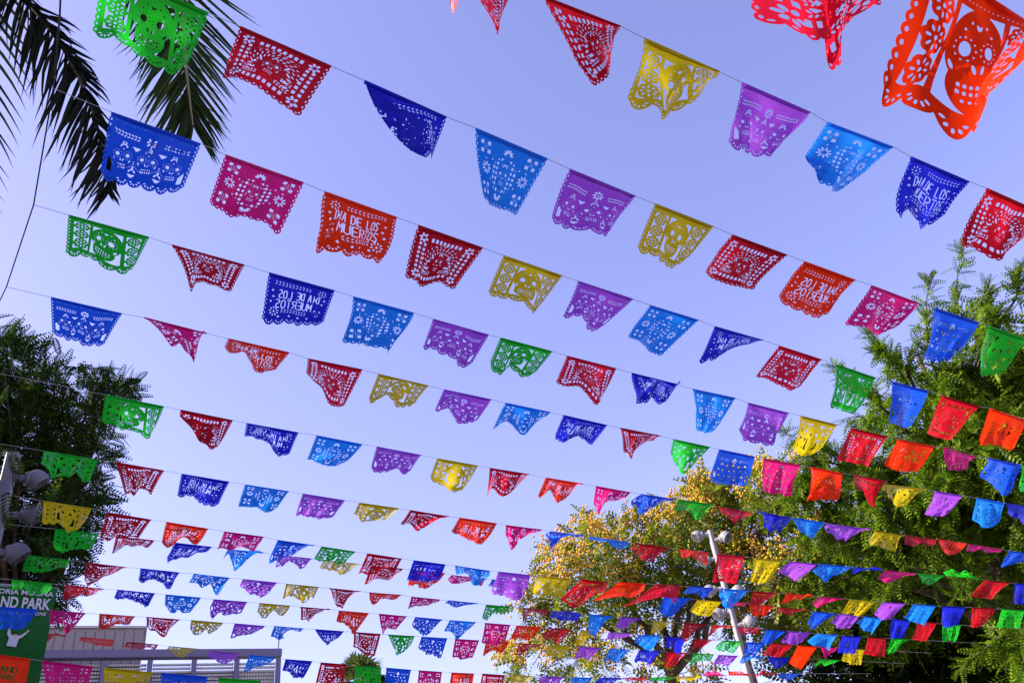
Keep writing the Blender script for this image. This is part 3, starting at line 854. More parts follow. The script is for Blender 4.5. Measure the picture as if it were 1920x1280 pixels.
# ------------------------------------------------------------------ foliage
def spray_template(n, L, ll, lw, droop=.15, taper=True, alt=False):
    """a feathery leaf: leaflets in two rows along a drooping stalk; returns vertices and quads"""
    V, F = [], []
    for k in range(n):
        t = (k+.6)/n; x = L*t; z = -droop*L*t*t
        l = ll*(math.sin(math.pi*(.15+.80*t))**.7 if taper else 1)
        for sg in (-1, 1):
            xx = x + (L*.5/n if (alt and sg > 0) else 0)
            b = len(V); dx, dy, dz = l*.45, sg*l*.88, -l*.12
            V += [(xx, 0, z), (xx+dx*.5+lw*.5, dy*.5-sg*lw*.15, z+dz*.3+.1*lw), (xx+dx, dy, z+dz), (xx+dx*.5-lw*.5, dy*.5+sg*lw*.15, z+dz*.3)]
            F.append((b, b+1, b+2, b+3))
    b = len(V); w = lw*.12
    V += [(0, -w, 0), (L*.5, -w, -droop*L*.25), (L*.5, w, -droop*L*.25), (0, w, 0), (L, 0, -droop*L)]
    F += [(b, b+1, b+2, b+3), (b+1, b+4, b+4, b+2)]
    return np.array(V), [f if len(set(f)) == 4 else (f[0], f[1], f[3]) for f in F]

def frames(D, rng, roll=.6):
    """orthonormal frames with x along each direction of D and z mostly up"""
    D = D/np.linalg.norm(D, axis=1)[:, None]
    up = np.tile([0, 0, 1.0], (len(D), 1)) + rng.normal(0, roll, (len(D), 3))
    y = np.cross(up, D); y /= np.linalg.norm(y, axis=1)[:, None] + 1e-9
    z = np.cross(D, y)
    return np.stack([D, y, z], 2)
def scatter(name, tmpl, pos, dirs, scale, mat, parent, loc, rng, roll=.6):
    V, F = tmpl; R = frames(dirs, rng, roll)
    P = np.einsum('nij,vj->nvi', R, V)*scale[:, None, None] + pos[:, None, :] - np.asarray(loc)
    n, v = len(pos), len(V)
    loops = np.concatenate([np.array(f) for f in F]); sizes = np.array([len(f) for f in F])
    al = (loops[None] + (np.arange(n)*v)[:, None]).ravel()
    me = mesh_np(name, P.reshape(-1, 3), al, np.tile(sizes, n))
    me.materials.append(mat)
    return tag(link(name, me, None, parent), kind='stuff')

def limb(m, a, b, r0, r1, rng, sag=0.0, wob=.08, n=7):
    a, b = np.asarray(a, float), np.asarray(b, float); L = np.linalg.norm(b-a)
    t = np.linspace(0, 1, n)[:, None]
    P = a + (b-a)*t + np.array([0, 0, 1.0])*sag*L*np.sin(math.pi*t) + rng.normal(0, wob*L/6, (n, 3))*np.sin(math.pi*t)
    m.tube(P, np.linspace(r0, r1, n), 6); return P

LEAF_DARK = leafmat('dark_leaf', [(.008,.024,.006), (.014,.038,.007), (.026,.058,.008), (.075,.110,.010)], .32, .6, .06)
LEAF_SHADE = leafmat('painted_shade_leaf', [(.005,.014,.004), (.009,.022,.005), (.015,.034,.006), (.045,.065,.008)], .25, .6, .05)  # near-black tones put the shade under the green boughs into leaf colour
LEAF_GREEN = leafmat('fern_leaf', [(.026,.072,.006), (.065,.150,.006), (.13,.225,.007), (.22,.29,.010)], .42)
LEAF_OLIVE = leafmat('olive_leaf', [(.055,.110,.010), (.095,.160,.010), (.16,.21,.012), (.28,.27,.016)], .45)
POD = leafmat('seed_pod', [(.68,.33,.08), (.74,.50,.07), (.72,.60,.07), (.48,.52,.05), (.74,.38,.14), (.70,.52,.06)], .45)
BARK = principled('bark', (.085,.062,.045), .9, .1, noise=.5, nscale=3, bump=.4)
BARK_PALE = principled('pale_bark', (.20,.16,.12), .9, .1, noise=.4, nscale=3, bump=.4)

def ellipsoid_points(c, r, n, rng, shell=.55):
    d = rng.normal(0, 1, (n, 3)); d /= np.linalg.norm(d, axis=1)[:, None]
    rad = (shell + (1-shell)*rng.random(n))[:, None]*np.where(rng.random(n) < .25, rng.random(n), 1)[:, None]
    return np.asarray(c) + d*rad*r, d

def clumps_px(L, dist, spread, rng, k=1.0):
    out = []
    for x, y, r in L:
        dd = dist + rng.uniform(-spread, spread); out.append((at(x, y, dd), r/F_PX*dd*k))
    return out

# ---- dark leafy tree at left
def dark_tree():
    rng = np.random.default_rng(11)
    base = at(40, 1280, 16.0); base[2] = 0
    root = empty('leafy_tree', base.tolist())
    tag(root, 'dark leafy tree with feathery leaves at the left edge behind the string ends', 'tree')
    L = [(40,715,55),(100,740,55),(165,765,50),(20,760,80),(90,800,80),(150,820,58),(40,870,90),(125,900,62),(165,860,36),(60,960,85),(120,970,52),
         (150,935,30),(45,1050,70),(105,1060,45),(130,1010,28),(20,1110,60),(85,1110,35),(-70,700,110),(-80,860,140),(-80,1020,130),(-60,1150,110),
         (15,672,32),(215,738,26),(-150,780,130),(-160,960,140)]
    C = clumps_px(L, 16.0, 1.5, rng, .92)
    tr = MB(); top = base + np.array([-.3, .2, 5.2]); limb(tr, base, top, .24, .17, rng, n=9, wob=.1)
    tr.build('trunk', BARK, root, base)
    br = MB()
    for c, r in C: limb(br, top + np.array([0,0,rng.uniform(-1.5, .8)]), c, .07, .018, rng, sag=.08, n=8)
    br.build('branches', BARK, root, base)
    P, D = [], []
    for c, r in C:
        n = int(215*max(.35, (r/.8)**2)); p, d = ellipsoid_points(c, r*np.array([1, 1, .9]), n, rng); P.append(p); D.append(d)
    # outward feathery shoots at the right-hand edge
    for (x0, y0, x1, y1, n) in ((165,750,252,722,16),(140,740,215,708,12),(60,700,108,668,8),(120,700,185,690,9),(165,940,175,975,6),(110,1075,100,1108,8)):
        t = np.linspace(0, 1, n)[:, None]; a, b = at(x0, y0, 15.2), at(x1, y1, 15.0)
        br2 = a+(b-a)*t; P.append(br2 + rng.normal(0, .04, br2.shape)); D.append((b-a)[None]*.5 + rng.normal(0, .6, br2.shape)*np.linalg.norm(b-a)*.7)
    for (x, y, n) in ((4,845,4),(28,862,1),(8,945,3),(45,990,2),(110,1000,3)):   # low sprays hanging before the lamp post
        q = at(x, y, 11.1) + rng.normal(0, .14, (n, 3)); P.append(q); D.append(rng.normal(0, .5, (n, 3)) + np.array([.4, 0, -.3]))
    P = np.concatenate(P); D = np.concatenate(D)
    D = D/np.linalg.norm(D, axis=1)[:, None] + rng.normal(0, .55, D.shape) + np.array([0, 0, -.15])
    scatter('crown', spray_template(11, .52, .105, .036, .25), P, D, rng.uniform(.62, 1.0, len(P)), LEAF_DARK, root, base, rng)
dark_tree()

# ---- tree with yellow pods
def pod_tree():
    rng = np.random.default_rng(23)
    base = at(1262, 1300, 22.5); base[2] = 0
    root = empty('flowering_tree', base.tolist())
    tag(root, 'broad green tree flecked with yellow and orange seed pods behind the lamp post', 'tree')
    L = [(1330,930,52),(1395,925,62),(1450,930,60),(1265,985,52),(1320,990,70),(1385,1000,70),(1190,1000,42),(1090,1010,34),(1125,1040,60),(1180,1060,65),
         (1250,1060,75),(1050,1060,52),(1095,1100,72),(1020,1110,48),(1165,1120,60),(990,1140,30),(1040,1160,46),(1320,1070,72),(1400,1080,75),(1470,1010,60),
         (1480,1080,62),(1450,1150,62),(1510,1130,50),(1480,1210,52),(955,1225,32),(1000,1245,52),(1075,1245,58),(1130,1255,45),(1210,1130,45),(1270,1120,50),
         (1350,1150,50),(1150,1190,34),(1220,1190,26),(1290,1185,26),(1400,1165,30),(1230,1262,26),(1320,1265,24),(1080,1190,34),(1500,950,50),(1545,1010,45),(1540,1070,45),(1560,1150,40),(1100,975,16),(1505,890,42),(1440,895,34)]
    C = clumps_px(L, 22.5, 2.2, rng, .95)
    tr = MB(); fork = at(1256, 1245, 22.5)
    limb(tr, base, fork, .20, .15, rng, n=9, wob=.06); tr.build('trunk', BARK, root, base)
    br = MB(); hubs = []
    for x, y, dd in ((1180,1130,22),(1235,1110,23.5),(1300,1110,22),(1340,1120,23.5),(1140,1150,23.5),(1270,1020,22.5),(1090,1140,22),(1400,1040,23)):
        h = at(x, y, dd); hubs.append(h); limb(br, fork+np.array([0,0,rng.uniform(-.3,.1)]), h, .095, .045, rng, sag=-.05, n=9, wob=.12)
    for c, r in C:
        h = min(hubs, key=lambda q: np.linalg.norm(q-c)); limb(br, h, c, .035, .008, rng, sag=.06, n=7, wob=.15)
    br.build('branches', BARK, root, base)
    P, D, PP = [], [], []
    for (c, r), (lx, ly, lr) in zip(C, L):
        n = int(125*max(.3, (r/.8)**2)*(.62 if lx < 1140 or ly > 1120 else 1)); p, d = ellipsoid_points(c, r*np.array([1, 1, .85]), n, rng, .45); P.append(p); D.append(d)
        for q in range(max(4, int(19*(r/.8)**2))):             # panicles of pods on the outside
            d = rng.normal(0, 1, 3); d[2] = abs(d[2])*.8; d += np.array([-.5, -.9, .3]); d /= np.linalg.norm(d)
            pc = c + d*r*rng.uniform(.8, 1.08); k = rng.integers(12, 30)
            PP.append(pc + rng.normal(0, .095, (k, 3))*np.array([1, 1, 1.5]))
    for (x0, y0, x1, y1) in ((1110,990,1105,972),(1210,985,1185,965),(1240,965,1262,968),(1055,1040,1045,1020),(950,1210,938,1235)):
        for q in range(5):
            PP.append(at(x0+(x1-x0)*q/4, y0+(y1-y0)*q/4, 21.2) + rng.normal(0, .09, (12, 3)))
    P = np.concatenate(P); D = np.concatenate(D)
    D = D + rng.normal(0, .6, D.shape) + np.array([0, 0, -.35])
    scatter('crown', spray_template(5, .42, .15, .062, .35), P, D, rng.uniform(.7, 1.2, len(P)), LEAF_OLIVE, root, base, rng, .8)
    PP = np.concatenate(PP)
    oc = np.array([(0,0,.055),(.030,0,0),(0,.030,0),(-.030,0,0),(0,-.030,0),(0,0,-.045)]); of = [(0,1,2),(0,2,3),(0,3,4),(0,4,1),(5,2,1),(5,3,2),(5,4,3),(5,1,4)]
    scatter('seed_pods', (oc, of), PP, rng.normal(0, 1, PP.shape), rng.uniform(.62, 1.15, len(PP)), POD, root, base, rng)
pod_tree()

# ---- tall green tree at right
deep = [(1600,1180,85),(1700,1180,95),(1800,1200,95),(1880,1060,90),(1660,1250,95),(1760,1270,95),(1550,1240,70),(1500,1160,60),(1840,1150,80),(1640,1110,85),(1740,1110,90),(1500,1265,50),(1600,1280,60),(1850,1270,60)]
def tall_tree():
    rng = np.random.default_rng(37)
    base = at(1930, 1290, 22.5); base[2] = 0
    root = empty('evergreen_tree', base.tolist())
    tag(root, 'tall green tree with drooping feathery boughs filling the right edge', 'tree')
    top = at(1900, 560, 24.0); top[0:2] = base[0:2] + (top[0:2]-base[0:2])*.25
    tr = MB(); limb(tr, base, top, .38, .06, rng, n=14, wob=.02); tr.build('trunk', BARK, root, base)
    lit = [(1850,625,62),(1785,690,60),(1900,650,70),(1925,740,90),(1710,745,60),(1660,810,52),(1820,750,80),(1740,820,80),(1650,880,70),(1870,830,90),
           (1780,900,85),(1700,940,80),(1600,930,55),(1550,985,52),(1620,1010,70),(1720,1030,70),(1820,990,80),(1900,930,80),(1540,1060,48),(1600,1090,50),
           (1980,640,90),(1990,820,110),(1960,1000,100),(1925,1075,45),(1525,860,26),(1590,860,34),(1500,905,24),(1870,1130,36),(1890,1230,40),(1930,1180,40)]
    C = clumps_px(lit, 20.2, 1.5, rng, 1.0); CD = clumps_px([(x, y, r) for x, y, r in deep if y < 1115], 24.0, 1.0, rng, 1.0)
    br = MB(); P, D, S = [], [], []
    for c, r in C + CD:
        f = min(.97, max(.12, (c[2]-1.5)/top[2])); hub = base + (top-base)*f
        limb(br, hub, c, .07, .015, rng, sag=.10, n=8)
    for c, r in C:                                           # boughs: feathery twigs along drooping branchlets
        for q in range(int(21*max(.35, (r/.9)**2))):
            d = rng.normal(0, 1, 3)*np.array([1, 1, .7]); d /= np.linalg.norm(d); d = d*.8 + (c-base)*np.array([1, 1, 0])/np.linalg.norm((c-base)[:2])*.35
            s = c + rng.normal(0, .22, 3)*r; ln = r*rng.uniform(.75, 1.35); n = max(5, int(ln/.12)); t = np.linspace(.1, 1, n)[:, None]
            Q = s + d*ln*t + np.array([0, 0, -1.0])*ln*.42*t*t
            br.tube(Q, np.linspace(.016, .005, n), 4, False)
            ax = np.gradient(Q, axis=0); ax /= np.linalg.norm(ax, axis=1)[:, None]
            for j in range(n):
                for w in range(3):
                    P.append(Q[j]); D.append(ax[j]*.75 + rng.normal(0, .62, 3) + np.array([0, 0, -.30])); S.append(rng.uniform(.55, 1.0))
    for c, r in CD:
        n = int(190*(r/.9)**2); p, d = ellipsoid_points(c, np.array([r, r, r]), n, rng); P += list(p); D += list(d + rng.normal(0, .5, d.shape)); S += [1.35]*n
    # slender shoots that stand out from the crown
    for (x0, y0, x1, y1, dd) in ((1795,640,1808,455,18.8),(1740,660,1745,520,19.0),(1690,700,1622,622,18.8),(1650,760,1565,690,18.8),(1860,600,1850,535,19.0),(1905,560,1912,500,19.2),(1700,690,1640,655,18.7),(1560,850,1440,795,19.2),(1620,880,1500,835,19),
                              (1580,930,1480,905,19),(1560,1010,1470,985,19),(1700,700,1760,570,19),(1830,640,1890,590,19),(1880,1190,1800,1255,19),(1700,1060,1640,1130,19),(1850,1040,1790,1120,19)):
        a, b = at(x0, y0, dd), at(x1, y1, dd); n = 14; t = np.linspace(0, 1, n)[:, None]
        Q = a + (b-a)*t + np.array([0, 0, 1])*.12*np.linalg.norm(b-a)*np.sin(math.pi*t)*rng.uniform(-.5, 1)
        hub = base + (top-base)*min(.95, max(.1, (a[2]-.8)/top[2]))
        limb(br, hub, a, .05, .02, rng, sag=.05); br.tube(Q, np.linspace(.02, .005, n), 4, False)
        ax = (b-a)/np.linalg.norm(b-a)
        for j in range(n):
            for q in range(4): P.append(Q[j]); D.append(ax*.6 + rng.normal(0, .7, 3)); S.append(.75*(1.1-.45*j/n))
    br.build('branches', BARK, root, base)
    scatter('crown', spray_template(7, .52, .125, .052, .30), np.array(P), np.array(D), np.array(S), LEAF_GREEN, root, base, rng, .5)
tall_tree()

# ---- near-black clumps added behind it, lower right, painting its shaded hollow
def shaded_hollow():
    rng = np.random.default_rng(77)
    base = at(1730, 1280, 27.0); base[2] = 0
    root = empty('leafy_tree', base.tolist())  # no tree of its own: added clumps painting the shaded hollow
    tag(root, 'added near-black leaf clumps painting shade behind the green boughs, lower right corner', 'tree')
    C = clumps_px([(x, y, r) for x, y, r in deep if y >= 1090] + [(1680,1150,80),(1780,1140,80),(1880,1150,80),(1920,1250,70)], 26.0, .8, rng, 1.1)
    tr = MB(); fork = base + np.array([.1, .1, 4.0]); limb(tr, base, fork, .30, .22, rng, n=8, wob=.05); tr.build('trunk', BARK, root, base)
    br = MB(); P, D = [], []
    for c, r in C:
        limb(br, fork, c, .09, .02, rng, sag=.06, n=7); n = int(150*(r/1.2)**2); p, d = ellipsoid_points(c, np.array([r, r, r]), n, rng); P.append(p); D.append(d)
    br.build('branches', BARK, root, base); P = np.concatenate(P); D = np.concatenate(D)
    scatter('crown', spray_template(6, .62, .20, .085, .25), P, D + rng.normal(0, .5, D.shape), rng.uniform(.8, 1.25, len(P)), LEAF_SHADE, root, base, rng)
shaded_hollow()

# ---- trees added outside the frame at left to throw broken shade on banners
def added_shade_tree(bx, by, z0, z1, sx, sy, n_cl, n_lf, seed, label):
    rng = np.random.default_rng(seed)
    base = np.array([bx, by, 0.0]); root = empty('added_shade_tree', base.tolist())
    tag(root, label, 'tree')
    tr = MB(); fork = base + np.array([.2, .1, z0-2.0]); limb(tr, base, fork, .34, .22, rng, n=10, wob=.04); tr.build('trunk', BARK, root, base)
    br = MB(); P, D = [], []
    for k in range(n_cl):
        c = base + np.array([rng.uniform(-sx, sx), rng.uniform(-sy, sy), rng.uniform(z0, z1)]); limb(br, fork, c, .07, .015, rng, sag=.06, n=8)
        p, d = ellipsoid_points(c, np.array([1.2, 1.2, .9]), n_lf, rng); P.append(p); D.append(d)
    br.build('branches', BARK, root, base); P = np.concatenate(P); D = np.concatenate(D)
    scatter('crown', spray_template(7, .55, .17, .07, .25), P, D + rng.normal(0, .5, D.shape), rng.uniform(.8, 1.3, len(P)), LEAF_OLIVE, root, base, rng)
added_shade_tree(-12.8, 2.4, 9.3, 12.4, 2.3, 2.2, 36, 44, 51, 'airy tree added out of view left of the near strings to shade them')
added_shade_tree(-14.8, 7.9, 8.6, 12.4, 1.8, 2.2, 20, 32, 52, 'smaller thin tree added out of view between airy tree and dark leafy tree')

# ------------------------------------------------------------------ palms
FROND = leafmat('palm_leaflet', [(.006,.018,.007), (.012,.028,.010), (.020,.038,.010), (.05,.055,.02)], .22, .5, .1)
DRY = leafmat('dry_palm_leaflet', [(.014,.013,.010), (.024,.020,.016), (.010,.017,.012), (.04,.026,.016)], .12, .7, .06)
RACHIS = principled('palm_stalk', (.22,.20,.12), .6, .3)
def leaflet_mesh(base, d, L, w, droop, nrm, rng, curl=0.0):
    n = 6; t = np.linspace(0, 1, n)[:, None]; d = d/np.linalg.norm(d)
    P = base + d*L*t + np.array([0, 0, -1.0])*droop*L*t**2.2 + rng.normal(0, 1, 3)*curl*L*np.sin(math.pi*t)
    s = np.cross(d, nrm); s /= np.linalg.norm(s)+1e-9; z = np.cross(s, d)
    wd = w*np.array([.55, 1, .95, .75, .45, .04])[:, None]
    V = np.concatenate([P - s*wd/2, P - z*wd*.22, P + s*wd/2]); F = []
    for k in range(n-1):
        F += [[k, k+1, n+k+1, n+k], [n+k, n+k+1, 2*n+k+1, 2*n+k]]
    return V, F
def feather_frond(root, px, dist, nl, Lmax, w, mat, rng, mode):
    pts = np.array([at(x, y, dd) for (x, y), dd in zip(px, dist)])
    t = np.linspace(0, 1, 40); Q = catmull(pts, t)
    fr = MB(); fr.tube(Q, np.linspace(.035, .008, 40), 6); o = fr.build('frond', RACHIS, root, root.location)
    view = (EYE - Q.mean(0)); view /= np.linalg.norm(view)
    for k in range(nl):
        f = (k+.5)/nl; i = f*39; a = int(i); q = Q[a]+(Q[min(a+1, 39)]-Q[a])*(i-a)
        tg = Q[min(a+1, 39)]-Q[max(a-1, 0)]; tg /= np.linalg.norm(tg); side = np.cross(tg, view); side /= np.linalg.norm(side)
        for sg in (-1, 1):
            if mode == 'fan':
                an = math.radians(66 - 44*f) * rng.uniform(.9, 1.1); L = Lmax*(1-.55*f**1.5)*rng.uniform(.88, 1.06)
                d = tg*math.cos(an) + side*sg*math.sin(an) - view*rng.uniform(-.1, .15); dr, cu = .06, .02; nn = view
            else:
                L = Lmax*(math.sin(math.pi*(.12+.80*f))**.6)*rng.uniform(.7, 1.1)*(1.0 if sg > 0 else .55)
                d = tg*rng.uniform(.35, .6) + side*sg*rng.uniform(.4, .8) + np.array([0, 0, -.8])*rng.uniform(.5, 1); dr, cu = .22, .06; nn = view + rng.normal(0, .5, 3)
            V, F = leaflet_mesh(q, d, L, w, dr, nn, rng, cu)
            me = bpy.data.meshes.new('leaflet'); me.from_pydata((V-np.array(root.location)).tolist(), [], F); me.update()
            link('leaflet', me, mat, o)
def near_palm():
    rng = np.random.default_rng(5)
    crown = at(-60, -260, 9.6); base = crown.copy(); base[2] = 0; base[0] -= .4
    root = empty('palm_tree', base.tolist())
    tag(root, 'palm tree whose dark fronds hang into the upper left corner', 'palm')
    m = MB(); P = limb(m, base, crown, .22, .17, rng, n=18, wob=.02); m.build('trunk', BARK_PALE, root, base)
    feather_frond(root, [(-60,-250),(10,-50),(75,28),(125,100),(165,185),(190,270),(204,362)], [9.6,9.3,9.2,9.15,9.1,9.1,9.1], 92, .66, .036, DRY, rng, 'hang')
    feather_frond(root, [(-60,-255),(170,-230),(320,-110),(342,20),(347,110),(355,180),(362,236)], [9.6,9.8,10.0,10.0,9.9,9.8,9.7], 74, 1.02, .031, FROND, rng, 'fan')
    for dx, dy, dz in ((-2.6,.6,.6),(-1.8,-2.0,.9),(.4,-2.6,1.1),(-1.5,2.4,.5),(.5,2.4,1.4),(-.4,-.5,2.4)):
        e = crown + np.array([dx, dy, dz]); mid = crown + np.array([dx, dy, dz+1.0])*.55; Q = np.array([crown, mid, e, e+np.array([dx*.25, dy*.25, -1.1])])
        q = catmull(Q, np.linspace(0, 1, 30)); fr = MB(); fr.tube(q, np.linspace(.035, .008, 30), 5); o = fr.build('frond', RACHIS, root, base)
        VV, FF, nn = [], [], 0
        for k in range(4, 30):
            tg = q[min(k+1, 29)]-q[k-1]; tg /= np.linalg.norm(tg); sd = np.cross(tg, [0, 0, 1.0]); sd /= np.linalg.norm(sd)+1e-9
            for sg in (-1, 1):
                V, F = leaflet_mesh(q[k], tg*.7+sd*sg*.8, .75, .045, .25, np.array([0, 0, 1.0]), rng, .03); VV.append(V); FF += [[i+nn for i in f] for f in F]; nn += len(V)
        me = bpy.data.meshes.new('leaflets'); me.from_pydata((np.concatenate(VV)-base).tolist(), [], FF); me.update()
        tag(link('leaflets', me, FROND, o), kind='stuff')
near_palm()

FANLEAF = leafmat('fan_palm_leaf', [(.045,.085,.020), (.080,.125,.028), (.13,.16,.040), (.20,.20,.07)], .3)
def fan_palm(px, py, dist, R, label, nf, seed):
    rng = np.random.default_rng(seed); c = at(px, py, dist); base = c.copy(); base[2] = 0
    root = empty('palm_tree', base.tolist()); tag(root, label, 'palm')
    m = MB(); limb(m, base, c, .15, .12, rng, n=16, wob=.01); m.build('trunk', BARK, root, base)
    for k in range(nf):
        a = k*2.39996; el = rng.uniform(-.7, 1.3); d = np.array([math.cos(a)*math.cos(el), math.sin(a)*math.cos(el), math.sin(el)])
        h = c + d*R*.45; st = MB(); st.tube([c, (c+h)/2, h], .02, 4); o = st.build('frond', RACHIS, root, base)
        sd = np.cross(d, [0, 0, 1.0]); sd /= np.linalg.norm(sd)+1e-9; z = np.cross(sd, d); VV, FF, n = [], [], 0
        for q in range(22):
            an = -2.0 + 4.0*q/21; dd = d*math.cos(an)+sd*math.sin(an)+z*.12
            V, F = leaflet_mesh(h, dd, R*.62*rng.uniform(.85, 1.05)*(.75+.25*math.cos(an)), R*.085, .30, z, rng, .02); VV.append(V); FF += [[i+n for i in f] for f in F]; n += len(V)
        me = bpy.data.meshes.new('leaf_blade'); me.from_pydata((np.concatenate(VV)-base).tolist(), [], FF); me.update(); link('leaf_blade', me, FANLEAF, o)
fan_palm(676, 1285, 38, 1.55, 'fan palm with shaggy green crown at the bottom, far behind the banners', 34, 3)
fan_palm(1318, 930, 30, .85, 'small spiky fan palm top showing behind the yellow-flecked tree', 24, 4)

# ------------------------------------------------------------------ lamp posts with round spotlights
PAINT = principled('pale_lamp_paint', (.25,.245,.275), .45, .4, noise=.06, nscale=4)
DARKGR = principled('dark_lamp_glass', (.02,.02,.025), .2, .5)
def lamp_head(root, pole_pt, c, R, aim, n):
    aim = aim/np.linalg.norm(aim); base = np.array(root.location)
    m = MB(); prof = [(.001, -R)] + [(R*math.cos(a), R*math.sin(a)) for a in np.linspace(-1.45, 0.0, 9)] + [(R*1.0, R*.05), (R*1.035, R*.06), (R*1.035, R*.16), (R*1.0, R*.17), (R*.97, R*.5), (R*.90, R*.5), (R*.90, R*.12)]
    m.lathe(c, aim, prof, 24); h = m.build('lamp_head', PAINT, root, base, True)
    g = MB(); g.lathe(c, aim, [(R*.905, R*.13), (.001, R*.13)], 24); g.build('lens', DARKGR, h, base)
    b = MB(); s = np.cross(aim, [0, 0, 1.0]); s /= np.linalg.norm(s); t = np.cross(s, aim)
    for k in range(-3, 4):                                    # guard bars over the opening
        y = k*R*.25; hw = math.sqrt(max(0, (R*.93)**2 - y*y)); P = [c + aim*(R*(.46+.34*math.cos(math.pi*.5*u))) + t*y + s*hw*u for u in np.linspace(-1, 1, 9)]
        b.tube(P, R*.042, 5)
    b.build('grille', PAINT, h, base)
    a = MB(); d = c - pole_pt; L = np.linalg.norm(d); d /= L
    a.tube([pole_pt, pole_pt + d*(L-R*.8)], .045, 8); a.lathe(pole_pt + d*(L-R*1.15), d, [(.06, 0), (.085, .02), (.085, .12), (.06, .14)], 10)
    a.build('arm', PAINT, root, base, True)
def lamp_post(px, py, dist, heads, wid, label, rot, topy, R, paint=None):
    global PAINT; keep = PAINT; PAINT = paint or PAINT
    foot = at(px, py, dist); base = foot.copy(); base[2] = 0
    root = empty('lamp_post', base.tolist()); tag(root, label, 'lamp post', 'lamp posts with round spotlights')
    # height of the top: where the vertical through the foot meets the pixel row topy
    zs = np.linspace(3, 16, 1301); best = min(zs, key=lambda z: abs(proj(np.array([base[0], base[1], z]))[1]-topy))
    a = np.array([math.cos(rot), math.sin(rot), 0]); b = np.array([-a[1], a[0], 0])
    m = MB(); m.box(base + np.array([0,0,best/2]), a, b, np.array([0,0,1.]), wid/2, wid/2, best/2, .012); m.build('pole', PAINT, root, base)
    hd = np.linalg.norm(base[:2]-EYE[:2])
    for i, (x, y) in enumerate(heads):
        r = ray(x, y); sc = (hd)/np.linalg.norm(r[:2]); c = EYE + r*sc
        side = c - np.array([base[0], base[1], c[2]]); sd = side/np.linalg.norm(side)
        tow = np.array([-base[0], -base[1], 0])/hd
        lamp_head(root, np.array([base[0], base[1], c[2]-.02]), c + tow*.03*(1 if i % 2 else -1), R, sd*.75 + tow*((.40 if x < px else -.30) if px > 500 else -.15) + np.array([0, 0, -.8]), i)
    PAINT = keep
def proj(p):
    v = CAMROT.T @ (np.asarray(p)-EYE); return 960 - F_PX*v[0]/v[2], 640 + F_PX*v[1]/v[2]
lamp_post(1367, 1130, 18.6, [(1307,1004),(1361,1007),(1319,1050),(1386,1062),(1330,1106),(1384,1108),(1347,1150),(1407,1166)], .098,
          'pale square lamp post with eight round spotlights before the yellow-flecked tree', .55, 994, .122)
lamp_post(14, 900, 11.6, [(70,897),(62,968),(34,1035),(-40,900),(-50,1035)], .13,
          'lilac grey lamp post with round spotlights in shade under the dark tree', .3, 852, .118, principled('shade_darkened_paint', (.135,.13,.155), .5, .3, noise=.15, nscale=5))  # same paint as the other post, darkened to stand for shade

